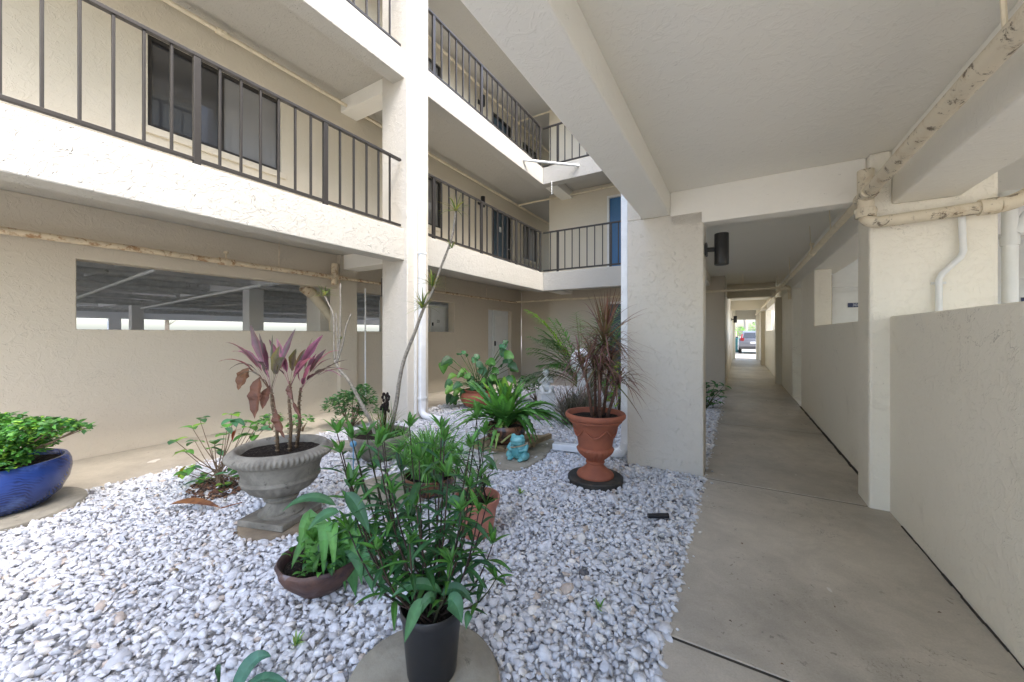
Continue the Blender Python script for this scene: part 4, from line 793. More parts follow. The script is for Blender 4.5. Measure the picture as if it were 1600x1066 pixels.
DC = [(.22, .26, .05), (.13, .19, .05), (.28, .24, .08), (.10, .15, .05)]
for (u, v, n, L, dz) in ((712, 330, 26, .22, -.1), (706, 388, 12, .12, -.1), (676, 448, 30, .24, -.06), (660, 482, 34, .26, -.05), (507, 463, 18, .17, 0), (532, 530, 7, .08, 0)):
    tuft(gd(u, v, d0+dz), n, L, DC, wd=.016)
for k in range(90):
    az = rnd(0, 6.28); s_ = c+UP*.25+Vector((rnd(-.07, .07), rnd(-.07, .07), 0))+RT*.05; lf.leaf(s_, s_+sph(az, rnd(.5, 1.4))*rnd(.15, .42), .012, rnd(.0, .06), random.choice([(.12, .16, .05), (.16, .15, .06), GR]), 'grass', 6, .3)
for k in range(40):
    az = rnd(0, 6.28); s_ = c+UP*.25+RT*rnd(.08, .28)+FW*rnd(-.15, .1); lf.leaf(s_, s_+sph(az, rnd(.1, 1.0))*rnd(.1, .22), .016, .03, random.choice([LG, YG, GR]), 'grass', 6, .3)
lf.build('foliage', M['leaf'], root); stm.build('stem', M['stem'], root, smooth=True)
m_ = MB(); fs = gd(602, 640, d0)
m_.tube([c+UP*.25+RT*.05, fs, gd(604, 622, d0)], [.012, .014, .01], 6, col=(.02, .015, .012))
for k in range(40): m_.ell(fs+Vector((rnd(-.035, .035), rnd(-.035, .035), rnd(-.02, .17))), (.014, .014, .02), 6, 5, col=(.02, .014, .012))
m_.build('dry_flower_spike', M['stem'], root, smooth=True, label='blackened flower spike')
m_ = MB(); pb = gz(560, 712, .0); m_.obox(gz(556, 700)+UP*.02, (.5, .32, .07), TH+.1); m_.build('paving_slab', M['step_stone'], bevel=.008, label='rectangular grey paving slab left of the wide grey planter', cat='paving slab')
m_ = MB(); c2 = gd(552, 694, d0-.5); c2.z = max(c2.z, .06); m_.tube([(c2.x, c2.y, -.02), c2], .006, 6, col=(.1, .1, .1)); m_.ell(c2, (.032, .032, .032), 18, 12); m_.build('garden_ball', M['pale_blue'], smooth=True, label='small pale blue glass ball on a stick near the wide grey planter', cat='garden ornament')
# --- shrub beside the left walkway
b = gz(548, 668); d0 = dep(b); root = empty('shrub', b, 'dark bushy evergreen shrub by the left wall behind the grey planter', 'shrub')
lf, stm = MB(), MB(); cl = [(gd(u, v, d0+dz), r, n) for u, v, dz, r, n in ((545, 628, 0, (.24, .24, .17), 420), (525, 635, 0, (.16, .2, .13), 200), (565, 622, 0, (.2, .2, .15), 260), (575, 640, .1, (.15, .15, .14), 140), (545, 650, 0, (.2, .2, .12), 180), (568, 606, 0, (.08, .08, .05), 50))]
bushy(lf, stm, b, cl, .065, [DG, (.03, .10, .035), (.05, .14, .055), (.08, .17, .08), GR], b, 'lance', .36)
lf.build('foliage', M['leaf'], root); stm.build('stem', M['stem'], root, smooth=True)
for (u, v, lab) in ((425, 662, 'small leafy seedling behind the urn by the left walkway edge'), (473, 664, 'small leafy weed behind the ti plant by the left walkway')):
    b = gz(u, v+10); d0 = dep(b); root = empty('shrub', b, lab, 'shrub'); lf, stm = MB(), MB()
    bushy(lf, stm, b, [(gd(u, v-6, d0), (.13, .13, .09), 70), (gd(u-14, v, d0), (.08, .08, .07), 40)], .06, [LG, GR, BG], b); lf.build('foliage', M['leaf'], root); stm.build('stem', M['stem'], root, smooth=True)
# --- broad-leaf plant in round terracotta pot
c = gz(748, 636); c.z = 0; d0 = dep(c); root = empty('potted_plant', c, 'broad-leaved philodendron in a round terracotta pot behind the fern', 'potted plant')
pot(root, [(.17, 0), (.26, .04), (.32, .12), (.335, .19), (.31, .25), (.25, .28), (.245, .30), (.27, .315), (.27, .33), (.25, .33), (.235, .31)], c, 'terracotta', .3, .24)
lf, stm = MB(), MB(); o_ = c+UP*.3
for (u, v, az, s_) in ((706, 560, 3.4, .3), (728, 555, 1.8, .26), (742, 560, .9, .25), (760, 565, .3, .3), (780, 553, .4, .34), (785, 545, 1.2, .25), (712, 585, 3.3, .22), (708, 598, 3.5, .24), (730, 580, 2.5, .24), (748, 575, 1.2, .28), (768, 580, .5, .26), (790, 565, .2, .28), (722, 600, 3.0, .24), (740, 598, 2, .24), (760, 600, .5, .24), (775, 598, .3, .22), (790, 590, 0, .22), (718, 612, 3.6, .2), (735, 590, 2.4, .26), (755, 588, 1.0, .26)):
  for rep in range(3):
    u += rep*rnd(-9, 9); v += rep*rnd(-4, 14); az += rep*rnd(-.6, .6); e = gd(u, v, d0+rnd(-.25, .25)); tip_ = e+RT*math.cos(az)*s_*.6+UP*(math.sin(az)*s_*.45-.10)-FW*rnd(-.1, .22); stm.tube([o_+Vector((rnd(-.1, .1), rnd(-.1, .1), 0)), (o_+e)/2+UP*.06, e], [.009, .007, .005], 6, col=(.10, .17, .06)); lf.leaf(e, tip_, s_*.62, .03, random.choice([(.05, .15, .06), (.035, .11, .045), (.09, .24, .045), (.05, .16, .08), GR, DG, (.12, .28, .05)]), 'ovate', 8, .15, hint=UP*.8-FW*.9)
for k in range(26): s_ = o_+RT*rnd(.1, .35)+UP*rnd(0, .2); lf.leaf(s_, s_+sph(rnd(0, 6.28), rnd(.1, 1.2))*rnd(.15, .3), .03, .03, random.choice([GR, BG, (.12, .17, .13)]), 'lance', 6)
lf.build('foliage', M['leaf'], root); stm.build('stem', M['stem'], root, smooth=True)
# --- bird's nest fern
c = gz(790, 690, .082); d0 = dep(c); root = empty('potted_plant', c, 'large arching fern in a brown glazed pot on the timber platform', 'potted plant')
pot(root, [(.15, 0), (.18, .015), (.225, .09), (.245, .16), (.24, .20), (.225, .215), (.21, .2), (.2, .17)], c, 'brown_glaze', .17, .205)
lf = MB(); o_ = c+UP*.2
def frond(s_, e, sag, wd, col, teeth=True):
    """one feathery frond: strap with notched edge"""
    n = 22; cp = (s_+e)/2+UP*sag*2; vs = []; fs = []; cl = []; k = rnd(.8, 1.2); cc = tuple(x*k for x in col)
    for i in range(n+1):
        t = i/n; p = s_*(1-t)**2+cp*2*t*(1-t)+e*t*t; tg = ((cp-s_)*(1-t)+(e-cp)*t).normalized(); sd_ = tg.cross(UP)
        if sd_.length < .1: sd_ = RT.copy()
        sd_.normalize(); nm = sd_.cross(tg); ww = wd/2*(min(1, .25+t*3)*(1-max(0, t-.62)/.38)**.7)*(1 if not teeth or i % 2 else .55); ww = max(ww, .002)
        vs += [p+sd_*ww+nm*ww*.3, p, p-sd_*ww+nm*ww*.3]; cl += [cc, tuple(min(1, x*1.6+.01) for x in cc), cc]
    for i in range(n): a = i*3; fs += [(a, a+1, a+4, a+3), (a+1, a+2, a+5, a+4)]
    lf.add(vs, fs, cl)
for (u, v, dz, sg, wd, col) in ((690, 690, -.1, .22, .05, (.13, .25, .09)), (700, 655, 0, .2, .05, LG), (715, 672, -.2, .2, .06, (.15, .3, .08)), (735, 640, .1, .16, .06, LG), (720, 625, .2, .12, .05, LG), (755, 600, .1, .06, .08, YG), (775, 596, .05, .04, .08, (.17, .38, .06)), (788, 592, .0, .02, .09, YG), (800, 600, -.05, .02, .09, (.17, .38, .06)), (812, 604, .1, .04, .08, (.15, .34, .06)), (765, 615, -.15, .05, .08, LG), (785, 618, -.2, .02, .09, (.12, .33, .05)), (802, 622, -.2, .03, .08, LG), (835, 615, .1, .10, .07, LG), (868, 640, .1, .2, .08, GR), (890, 675, .0, .24, .09, (.05, .16, .04)), (860, 660, -.1, .2, .08, GR), (845, 665, -.2, .18, .07, (.09, .22, .07)), (828, 693, -.25, .26, .07, (.06, .17, .03)), (870, 665, .2, .2, .06, GR), (838, 650, -.2, .14, .08, LG), (822, 640, -.1, .08, .08, GR), (745, 655, -.15, .14, .06, GR), (735, 600, .4, .1, .05, LG), (820, 600, .4, .1, .05, LG), (775, 700, -.3, .2, .045, (.20, .30, .08)), (800, 645, -.25, .06, .08, GR), (770, 640, -.25, .06, .08, GR), (850, 640, .3, .15, .06, LG)):
    e = gd(u, v, d0+dz); s_ = o_+Vector((rnd(-.05, .05), rnd(-.05, .05), -.02)); frond(s_, e+(e-s_)*.06, sg*.7, wd*1.7, col, wd < .075)
    for _ in range(2): frond(s_, e+Vector((rnd(-.1, .1), rnd(-.1, .1), rnd(-.08, .08))), sg*.8, wd*1.5, random.choice([GR, LG, (.06, .16, .04)]))
lf.build('foliage', M['leaf'], root)
m_ = MB(); m_.tube([o_-FW*.1, gd(800, 678, d0-.22), gd(783, 692, d0-.26)], [.014, .014, .012], 7, col=(.38, .40, .16)); m_.build('stem', M['stem'], root, smooth=True, label='bare yellowish midrib hanging over the rim')
# --- terracotta urn with red-edged dracaena
c, _ = STONE['terra']; c = Vector((c.x, c.y, .046)); d0 = dep(c); root = empty('potted_plant', c, 'spiky purple-red cordyline in a tall terracotta urn beside the broad pillar', 'potted plant')
pr = [(.165, 0), (.168, .012), (.160, .028), (.125, .052), (.088, .085), (.074, .112), (.086, .122), (.086, .132), (.074, .142), (.10, .165), (.142, .205), (.162, .235), (.168, .252), (.162, .262), (.152, .27), (.156, .30), (.17, .37), (.192, .44), (.222, .49), (.240, .505), (.244, .513), (.240, .522), (.258, .53), (.272, .545), (.274, .565), (.266, .58), (.252, .582), (.24, .57), (.23, .53)]
pot(root, pr, c, 'terracotta', .535, .232, flute={10: (.03, 20), 11: (.035, 20), 12: (.02, 20), 9: (.02, 20)}, n=160)
m_ = MB()                                                                # moulded garlands on the urn
for k in range(6):
    a0 = k*math.pi/3+.3; pts = []
    for i in range(11):
        t = i/10; a_ = a0+t*math.pi/3; z_ = .455-.075*math.sin(math.pi*t); r_ = .156+(z_-.30)/.14*.036+.004; pts.append((c.x+r_*math.cos(a_), c.y+r_*math.sin(a_), c.z+z_))
    m_.tube(pts, [.005+.006*math.sin(math.pi*i/10) for i in range(11)], 6)
m_.build('garland_relief', M['terracotta'], root, smooth=True)
lf, stm = MB(), MB(); RD = [(.13, .055, .05), (.17, .085, .075), (.09, .06, .04), (.20, .12, .11), (.12, .09, .05)]
st_ = [((935, 640), (940, 560), (946, 515), .0), ((926, 640), (918, 600), (905, 560), -.06), ((942, 640), (950, 590), (955, 550), .05), ((930, 640), (930, 590), (925, 555), .06), ((948, 640), (962, 610), (968, 590), .0), ((938, 640), (936, 590), (935, 570), -.07)]
for (a, b2, t, dz) in st_:
    P3 = [gd(*a, d0+dz), gd(*b2, d0+dz), gd(*t, d0+dz)]; P3[0].z = c.z+.53; stm.tube(P3, [.016, .013, .010], 8, col=(.13, .075, .055)); tp = P3[2]
    hv = 1.0 if t[0] == 946 else .72
    for k in range(80 if hv == 1 else 46):
        s_ = P3[1].lerp(tp, rnd(.2, 1)); az = rnd(0, 6.28); el = rnd(-.55, .95); Lf = rnd(.34, .62)*hv; e = s_+sph(az, el)*Lf-UP*rnd(.02, .16); lf.leaf(s_, e, rnd(.015, .024), rnd(.02, .10), random.choice(RD+[(.11, .14, .05), (.16, .13, .06), (.09, .14, .05), (.13, .16, .06), (.18, .16, .09)]), 'grass', 6, .35, tip=(.22, .10, .11))
    if hv == 1:
        for k in range(34): e = tp+sph(rnd(0, 6.28), rnd(1.05, 1.5))*rnd(.24, .42); lf.leaf(tp-UP*rnd(0, .18), e, .024, .0, random.choice([(.15, .16, .045), (.18, .11, .05), (.12, .13, .04), (.16, .07, .05)]), 'grass', 6, .35, tip=(.16, .07, .06))
for (u, v) in ((1003, 515), (1005, 540), (990, 490), (845, 600), (828, 555), (858, 505), (1000, 560), (985, 605), (860, 640), (880, 600)):
    s_ = gd(930, 590, d0); lf.leaf(gd(938+rnd(-8, 8), 575+rnd(-20, 20), d0), gd(u, v, d0-.05), .016, .02, random.choice(RD), 'grass', 8, .35, tip=(.22, .12, .13))
lf.build('foliage', M['leaf'], root); stm.build('stem', M['stem'], root, smooth=True)
# --- areca palm behind
b = gz(918, 648); d0 = dep(b); root = empty('palm', b, 'feathery areca palm near the far corner behind the terracotta urn', 'palm')
lf, stm = MB(), MB()
for (u, v, dz, sg, col) in ((822, 485, 0, .30, YG), (838, 512, .1, .25, (.10, .26, .10)), (825, 545, -.1, .28, (.13, .24, .09)), (822, 590, .1, .3, (.14, .17, .11)), (845, 560, .2, .22, (.13, .26, .10)), (870, 500, .3, .15, LG), (990, 500, 0, .2, (.10, .22, .10)), (975, 470, .2, .12, (.12, .24, .12)), (1005, 540, .1, .25, GR), (900, 490, .5, .08, LG), (860, 570, -.2, .2, LG), (985, 590, .1, .22, (.15, .19, .1)), (835, 530, -.3, .25, (.14, .22, .12)), (940, 480, .3, .08, GR), (848, 530, .3, .3, GR), (955, 620, -.1, .2, (.2, .17, .13))):
   for rep in range(2):
    s_ = b+UP*rnd(.25, .4)+Vector((rnd(-.06, .06), rnd(-.06, .06), 0)); e = gd(u+rep*rnd(-14, 14), v+rep*rnd(-6, 16), d0+dz+rep*rnd(-.2, .2)); cp = (s_+e)/2+UP*sg*1.6; n = 30; pts = []
    for i in range(n+1):
        t = i/n; p_ = s_*(1-t)**2+cp*2*t*(1-t)+e*t*t; pts.append(p_); tg = ((cp-s_)*(1-t)+(e-cp)*t).normalized()
        if t > .25:
            sd_ = tg.cross(UP).normalized()
            for sg_ in (-1, 1):
                L = .30*math.sin(math.pi*(.15+.8*(t-.25)/.75))+.04; q = p_+(sd_*sg_*.9+tg*.55-UP*rnd(.1, .5)).normalized()*L; lf.leaf(p_, q, .026, .012, col, 'grass', 4, .3)
    stm.tube(pts, [.008*(1-i/n)+.003 for i in range(n+1)], 6, col=(.20, .24, .08))
for k in range(7): q = b+Vector((rnd(-.12, .12), rnd(-.12, .12), -.02)); stm.tube([q, q.lerp(b+UP*.4, .8)], [.022, .016], 7, col=(.14, .15, .07))
lf.build('crown', M['leaf'], root); stm.build('trunk', M['stem'], root, smooth=True)
# --- grey spiky clump, croton, far ferns
b = gz(906, 664); d0 = dep(b); root = empty('shrub', b, 'greyish spiky bromeliad clump below the palm', 'shrub'); lf = MB()
for k in range(420): az = rnd(0, 6.28); s_ = b+Vector((rnd(-.2, .2), rnd(-.2, .2), rnd(0, .15))); lf.leaf(s_, s_+sph(az, rnd(.35, 1.4))*rnd(.25, .62), .026, rnd(.0, .06), random.choice([(.10, .09, .07), (.15, .13, .11), (.07, .075, .05), (.18, .15, .14)]), 'grass', 6, .4)
lf.build('foliage', M['leaf'], root)
b = gz(968, 655); d0 = dep(b); root = empty('shrub', b, 'yellow-green croton shrub between the palm and the broad pillar', 'shrub'); lf, stm = MB(), MB()
bushy(lf, stm, b, [(gd(u, v, d0), (.12, .12, .14), 70) for u, v in ((960, 600), (972, 580), (966, 625), (975, 610))], .11, [YG, (.30, .40, .05), LG, (.25, .3, .04)], b, 'lance', .4); lf.build('foliage', M['leaf'], root); stm.build('stem', M['stem'], root, smooth=True)
b = gz(838, 628); d0 = dep(b); root = empty('shrub', b, 'low dark green bush left of the white cherub', 'shrub'); lf, stm = MB(), MB()
bushy(lf, stm, b, [(gd(u, v, d0), (.22, .22, .16), 160) for u, v in ((826, 598), (832, 606), (818, 606))], .08, [DG, GR, (.04, .12, .05)], b, 'lance', .4); lf.build('foliage', M['leaf'], root); stm.build('stem', M['stem'], root, smooth=True)
b = gz(1108, 640); b.x = -.5; d0 = dep(b); root = empty('shrub', b, 'small glossy green plant at the gravel edge beyond the broad pillar', 'shrub'); lf, stm = MB(), MB()
for (u, v) in ((1108, 605), (1118, 600), (1131, 603), (1122, 612), (1112, 620), (1126, 622), (1104, 600), (1106, 615), (1115, 632), (1128, 612), (1120, 628), (1108, 628)):
    e = gd(u, v, d0+rnd(-.2, .2)); stm.tube([b, (b+e)/2+UP*.03, e], [.006, .005, .003], 5, col=(.10, .12, .05))
    for k in range(4): lf.leaf(e, e+sph(rnd(0, 6.28), rnd(-.5, .5))*rnd(.1, .17), .065, .015, random.choice([(.05, .16, .05), DG, (.06, .20, .06)]), 'ovate', 6, .25)
lf.build('foliage', M['leaf'], root); stm.build('stem', M['stem'], root, smooth=True)
# small weeds and a near agave leaf at the bottom edge
for (u, v, lab) in ((462, 1010, 'tiny pale weed in the near gravel left of the nursery pot'), (813, 772, 'tiny green weed in the gravel in front of the frog'), (936, 955, 'tiny weed sprig in the gravel near the walkway edge')):
    b = gz(u, v); lf = MB()
    for k in range(14): az = rnd(0, 6.28); lf.leaf(b, b+sph(az, rnd(.3, 1.3))*rnd(.03, .07), .010, .006, random.choice([YG, LG, (.25, .35, .12)]), 'lance', 4)
    lf.build('weed', M['leaf'], label=lab, cat='weed')
b = gz(360, 1100, 0); lf = MB(); lf.leaf(b, gz(424, 1026, .12), .065, .06, (.06, .16, .12), 'lance', 9, .3, hint=UP-FW*.5); lf.leaf(b-RT*.05, gz(343, 1040, .12), .02, .05, (.05, .14, .07), 'lance', 8, .4); lf.leaf(b, gz(455, 1075, .08), .05, .06, (.05, .15, .1), 'lance', 8, .3)
lf.build('leafy_plant', M['leaf'], label='blue-green leaf tips rising at the bottom edge left of the nursery pot', cat='plant')
# ------------------------------------------------------------------ ornaments
# turquoise frog
c = gz(811, 719); c.z = .02; rz = math.atan2(-FW.y, -FW.x)-.5; RZ = Matrix.Rotation(rz, 4, 'Z')
def loc(x, y, z): return c+(RZ @ Vector((x, y, z)))
root = empty('frog_statue', c, 'seated turquoise glazed frog with a rope round its chest', 'statue')
m_ = MB(); m_.ell(loc(0, 0, .075), (.085, .10, .085), rot=RZ.to_3x3()); m_.ell(loc(.01, 0, .13), (.07, .085, .06), rot=RZ.to_3x3()); m_.ell(loc(.03, 0, .205), (.085, .082, .042), rot=RZ.to_3x3()); m_.ell(loc(.035, 0, .178), (.078, .078, .03), rot=RZ.to_3x3())
for s_ in (-1, 1):
    m_.ell(loc(.03, .05*s_, .238), (.028, .026, .028)); m_.tube([loc(0, .09*s_, .15), loc(.045, .105*s_, .115), loc(.09, .04*s_, .10)], [.025, .022, .018], 10)
    m_.ell(loc(.03, .09*s_, .045), (.07, .04, .045), rot=RZ.to_3x3()); m_.ell(loc(.09, .06*s_, .014), (.045, .03, .014), rot=RZ.to_3x3())
m_.build('body', M['teal_glaze'], root, remesh=.006)
m_ = MB(); m_.tube([loc(.088*math.cos(a_), .096*math.sin(a_), .142+.025*math.sin(a_)) for a_ in [2*math.pi*i/24 for i in range(25)]], .007, 6); m_.build('rope', M['rope'], root, smooth=True)
# cherub
b = gz(853, 648); b.z = 0; d0 = dep(b); root = empty('cherub_statue', b, 'white seated cherub statue on a white plinth behind the fern', 'statue')
sc_ = d0/590; zt = H-(611-522)*sc_; RZ = Matrix.Rotation(math.atan2(-FW.y, -FW.x), 4, 'Z')
m_ = MB(); m_.obox((b.x, b.y, zt*.5-.02), (.24, .24, zt-.02), TH+.2); m_.obox((b.x, b.y, .03), (.30, .30, .08), TH+.2); m_.obox((b.x, b.y, zt-.02), (.28, .28, .04), TH+.2); m_.build('plinth', M['statue_white'], root, bevel=.012)
c = Vector((b.x, b.y, zt)); m_ = MB(); K = .40/.36
def loc(x, y, z): return c+(RZ @ Vector((x*K, y*K, z*K)))
def e_(p, r): m_.ell(loc(*p), tuple(q*K for q in r), rot=RZ.to_3x3())
def t_(ps, rs): m_.tube([loc(*p) for p in ps], [q*K for q in rs], 10)
e_((0, 0, .06), (.075, .085, .06)); e_((0, 0, .13), (.058, .07, .08)); e_((.01, 0, .185), (.05, .075, .04)); t_([(.01, 0, .2), (.02, 0, .235)], [.028, .025]); e_((.025, 0, .275), (.052, .048, .055))
for s_ in (-1, 1):
    t_([(.01, .07*s_, .195), (.055, .085*s_, .145), (.085, .02*s_, .185)], [.028, .025, .019]); e_((.085, .012*s_, .2), (.018, .014, .026))
    t_([(.0, .05*s_, .05), (.10, .075*s_, .065), (.115, .05*s_, -.0), (.14, .05*s_, -.01)], [.042, .036, .026, .02]); e_((.07, .018*s_, .283), (.008, .009, .006))
    m_.ell(loc(-.05, .075*s_, .17), (.014, .05, .065), rot=(RZ @ Matrix.Rotation(s_*.5, 4, 'X')).to_3x3()); e_((.022, .05*s_, .275), (.012, .008, .015))
e_((.078, 0, .268), (.01, .009, .012)); e_((.072, 0, .25), (.009, .014, .005)); e_((.045, 0, .315), (.025, .02, .018)); e_((.0, .02, .32), (.03, .028, .018)); e_((.0, -.02, .32), (.03, .028, .018)); e_((-.02, 0, .29), (.035, .045, .04))
m_.build('figure', M['statue_white'], root, remesh=.008)
# white dome ornament
b = gz(912, 652); d0 = dep(b); z1 = H-(545-522)*d0/590; r_ = 21*d0/590
root = empty('garden_ornament', (b.x, b.y, 0), 'large smooth white rounded garden ornament among the palm fronds', 'garden ornament')
MB().lathe([(.16, 0), (.17, .03), (.12, .07), (.10, z1-.45), (.12, z1-.38)], (b.x, b.y, 0), 28).build('pedestal', M['statue_white'], root, smooth=True, ang=40)
MB().lathe([(.02, z1-.40), (r_*.8, z1-.38), (r_*.98, z1-.30), (r_, z1-.2), (r_*.9, z1-.1), (r_*.62, z1-.03), (r_*.25, z1), (.01, z1)], (b.x, b.y, 0), 36).build('dome', M['statue_white'], root, smooth=True, ang=60)
m_ = MB(); b = gz(846, 655); m_.ell((b.x, b.y, .05), (.17, .12, .09), 14, 9); m_.build('rock', M['cast_stone'], remesh=.02, label='dark rock on the gravel right of the cherub plinth', cat='rock')
q = MB(); a = gz(1040, 806, .02); q.tube([a-RT*.13, a+RT*.02], [.016, .02], 10); q.build('black_tube', M['black_plastic'], smooth=True, ang=40, label='short black tube lying in the gravel near the walkway', cat='tube')
lf = MB()
for k in range(120):
    a = Vector((rnd(-4.6, -.4), rnd(.8, 8.5), .022)); s_ = rnd(.012, .05); lf.leaf(a, a+sph(rnd(0, 6.28), rnd(-.1, .25))*s_, s_*.45, .004, random.choice([(.16, .09, .045), (.09, .06, .035), (.22, .15, .07), (.12, .12, .05)]), 'ovate', 4, .4)
lf.build('leaf_litter', M['dry_leaf'], label='small brown leaf scraps scattered over the white gravel', cat='leaf litter', kind='stuff')
# small leaves littered on the walkway
lf = MB()
for k in range(46):
    a = Vector((rnd(-.2, .95), rnd(1.2, 10.2), .004)); s_ = rnd(.008, .024); lf.leaf(a, a+sph(rnd(0, 6.28), 0)*s_, s_*.6, .003, random.choice([(.14, .09, .05), (.08, .06, .04), (.25, .18, .1)]), 'ovate', 3, .3)
lf.build('leaf_litter', M['dry_leaf'], label='tiny scattered dry leaf bits on the concrete walkway', cat='leaf litter', kind='stuff')
# dark gap at the foot of the right walls
m_ = MB()
y = -2.0
while y < 8.7:
    L = rnd(.05, .22); m_.box(.977+rnd(0, .010), .9885 if y < 3.7 else 1.0055, y, y+L*.99, -.002, .004+rnd(0, .005)); y += L
    if 3.6 < y < 4.3: y = 4.32
m_.build('floor_seam', M['joint_dark'], kind='structure')
# ------------------------------------------------------------------ beyond the corridor
g = MB(); g.box(-40, 60, 24.9, 60, -.06, -.03); g.build('road', M['walk_concrete'], kind='structure')
# silver car from behind
cx0, cy0 = .95, 30.6
root = empty('parked_car', (cx0, cy0+2.2, 0), 'silver hatchback seen from behind beyond the end of the corridor', 'car')
m_ = MB(); secs = [(0, .50, .80, .62, .86), (.05, .42, .98, .80, .90), (.35, .34, 1.10, .86, .92), (1.4, .30, 1.06, .9, .92), (3.2, .30, 1.0, .9, .92), (4.1, .34, .86, .82, .88), (4.35, .45, .72, .6, .75)]
vs = []; fs = []
for (y_, z0, z1, wt, wb) in secs:
    ring = [(-wb*.92, z0), (-wb, z0+.18), (-wb*1.0, (z0+z1)/2+.05), (-wt, z1), (wt, z1), (wb, (z0+z1)/2+.05), (wb, z0+.18), (wb*.92, z0)]; vs += [(cx0+x, cy0+y_, z) for x, z in ring]
for i in range(len(secs)-1):
    for j in range(8): fs.append((i*8+j, i*8+(j+1) % 8, (i+1)*8+(j+1) % 8, (i+1)*8+j))
fs += [tuple(range(8)), tuple(range(48, 56))[::-1]]; m_.add(vs, fs); m_.build('body', M['car_silver'], root, smooth=True, ang=45, bevel=.03)
m_ = MB(); vs = []; secs = [(.12, 1.0, .80), (.42, 1.50, .64), (1.3, 1.58, .63), (2.3, 1.55, .62), (3.1, 1.02, .78)]
m_.add([(cx0+s_*w_, cy0+y_, z_) for y_, z_, w_ in secs for s_ in (-1, 1)]+[(cx0+s_*.80, cy0+y_, .95) for y_ in (.12, 3.1) for s_ in (-1, 1)],
       [(0, 1, 3, 2), (2, 3, 5, 4), (4, 5, 7, 6), (6, 7, 9, 8), (0, 2, 4, 6, 8, 12, 10), (1, 11, 13, 9, 7, 5, 3), (0, 10, 11, 1), (8, 9, 13, 12)]); m_.build('roof', M['car_silver'], root, bevel=.04)
m_ = MB(); m_.add([(cx0-.66, cy0+.135, 1.06), (cx0+.66, cy0+.135, 1.06), (cx0+.56, cy0+.365, 1.44), (cx0-.56, cy0+.365, 1.44)], [(0, 1, 2, 3)]); m_.add([(cx0-.66, cy0+.14, 1.05), (cx0+.66, cy0+.14, 1.05), (cx0+.56, cy0+.37, 1.43), (cx0-.56, cy0+.37, 1.43)], [(3, 2, 1, 0)]); m_.build('rear_window', M['car_glass'], root)
for s_ in (-1, 1):
    m_ = MB(); m_.obox((cx0+s_*.70, cy0+.06, .98), (.24, .10, .22), 0, 0, -s_*.25); m_.obox((cx0+s_*.72, cy0+.2, 1.18), (.09, .16, .32), 0, -.5, -s_*.25); m_.build('tail_light', M['car_red'], root, bevel=.02)
    for y_ in (.75, 3.5):
        m_ = MB(); m_.tube([(cx0+s_*.72, cy0+y_, .32), (cx0+s_*.91, cy0+y_, .32)], .32, 24); o = m_.build('wheel', M['tyre'], root, smooth=True, ang=40); MB().tube([(cx0+s_*.90, cy0+y_, .32), (cx0+s_*.918, cy0+y_, .32)], .2, 18).build('rim', M['car_silver'], o)
    MB().ell((cx0+s_*1.0, cy0+2.75, 1.08), (.10, .06, .08), 12, 8).build('mirror', M['car_dark'], root, smooth=True)
MB().box(cx0-.82, cx0+.82, cy0-.03, cy0+.10, .30, .50).build('bumper', M['car_dark'], root, bevel=.03)
MB().box(cx0-.22, cx0+.22, cy0-.02, cy0+.02, .70, .82).build('licence_plate', M['white_paint'], root)
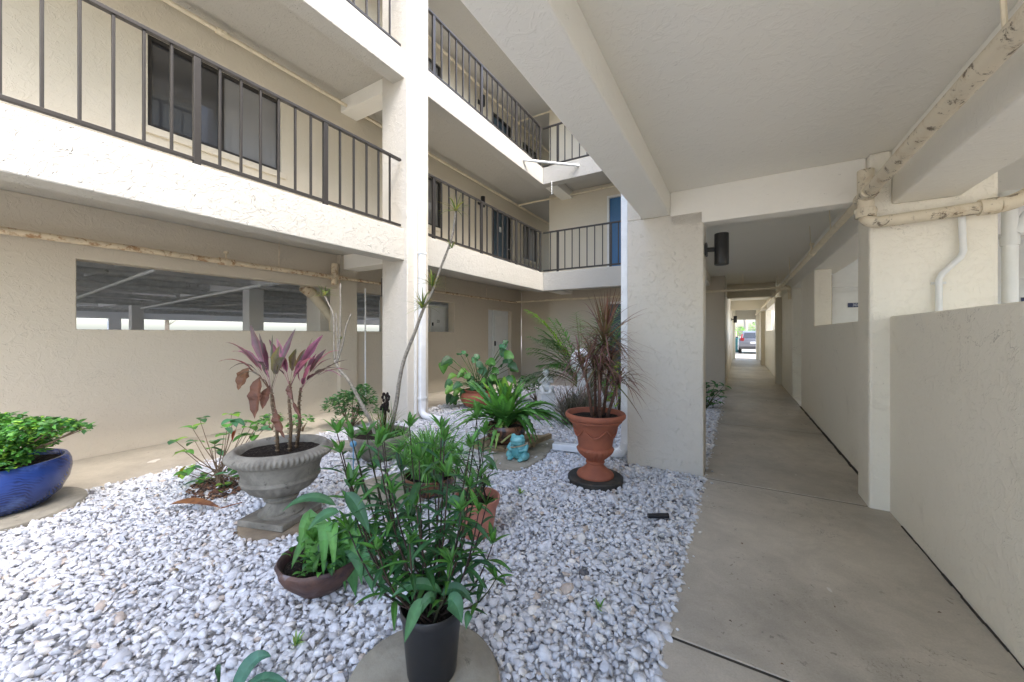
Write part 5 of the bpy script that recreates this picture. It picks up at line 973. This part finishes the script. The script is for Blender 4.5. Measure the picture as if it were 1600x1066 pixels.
# palms and hedges outside
def bx_tree(px, py, h, lab):
    root = empty('palm_tree', (px, py, 0), lab, 'palm tree', 'palms beyond the corridor'); m_ = MB()
    m_.tube([(px+.15*math.sin(i*.9), py, h*i/8-.05) for i in range(9)], [.2-.008*i for i in range(9)], 10, col=(.42, .38, .32)); m_.build('trunk', M['stem'], root, smooth=True); lf = MB(); t = Vector((px, py, h))
    for k in range(22):
        az = k*.9; e = t+sph(az, rnd(-.3, .8))*rnd(1.8, 2.6)-UP*.6; s_ = t
        for i in range(1, 14):
            q = s_.lerp(e, i/14)+UP*.8*math.sin(math.pi*i/14); sdv = (e-s_).cross(UP).normalized()
            for g_ in (-1, 1): lf.leaf(q, q+sdv*g_*.5-UP*.35+(e-s_).normalized()*.2, .05, 0, GR, 'grass', 3)
    lf.build('crown', M['leaf'], root)
for px, py, h, lab in ((-.4, 44, 7, 'leftmost of the pale palm trunks seen through the corridor end'), (.6, 48, 8, 'second pale palm trunk from the left through the corridor end'), (1.6, 46, 7.5, 'third pale palm trunk through the corridor end above the car roof'), (2.9, 50, 8, 'rightmost pale palm trunk seen through the corridor end')): bx_tree(px, py, h, lab)
def hedge(x0, x1, y, h, lab, n=700):
    root = empty('hedge', ((x0+x1)/2, y, 0), lab, 'hedge', 'hedges beyond the building'); lf, stm = MB(), MB(); b = Vector(((x0+x1)/2, y, 0))
    for i in range(max(2, int((x1-x0)/1.0))):
        cx_ = x0+(x1-x0)*rnd(0, 1); hh = h*rnd(.7, 1.1); bushy(lf, stm, b, [((cx_, y+rnd(-.3, .3), hh*.55), (.9, .7, hh*.5), n//6)], .22, [LG, GR, YG, (.14, .32, .05)], (cx_, y, 0))
    lf.build('foliage', M['leaf'], root); stm.build('stem', M['stem'], root)
hedge(-3.5, .4, 40, 2.0, 'bright green bushes left of the car beyond the corridor'); hedge(1.2, 3.4, 42, 2.4, 'green shrub behind the silver car')
m_ = MB(); m_.box(-.55, .0, 31.4, 31.9, .1, .98); m_.box(-.58, .03, 31.37, 31.93, .98, 1.06); m_.tube([(-.6, 31.9, .12), (.05, 31.9, .12)], .1, 12); m_.build('wheelie_bin', M['bin_teal'], bevel=.02, label='teal wheeled bin left of the silver car', cat='bin')
def tree(px, py, h, lab):
    root = empty('tree', (px, py, 0), lab, 'tree', 'trees beyond the garage'); lf, stm = MB(), MB(); b = Vector((px, py, 0))
    stm.tube([b, b+UP*h*.4, b+UP*h*.7], [.2, .15, .06], 8, col=(.2, .16, .12)); bushy(lf, stm, b, [(b+Vector((rnd(-1, 1), rnd(-1, 1), h*rnd(.5, .9))), (1.1, 1.1, .9), 240) for k in range(6)], .25, [LG, YG, GR], b+UP*h*.4)
    lf.build('crown', M['leaf'], root); stm.build('trunk', M['stem'], root, smooth=True)
tree(-36, 1.2, 5, 'leafy tree glimpsed through the garage at its left opening'); tree(-40, 12, 5, 'leafy tree glimpsed far through the garage beyond the drain pipe')
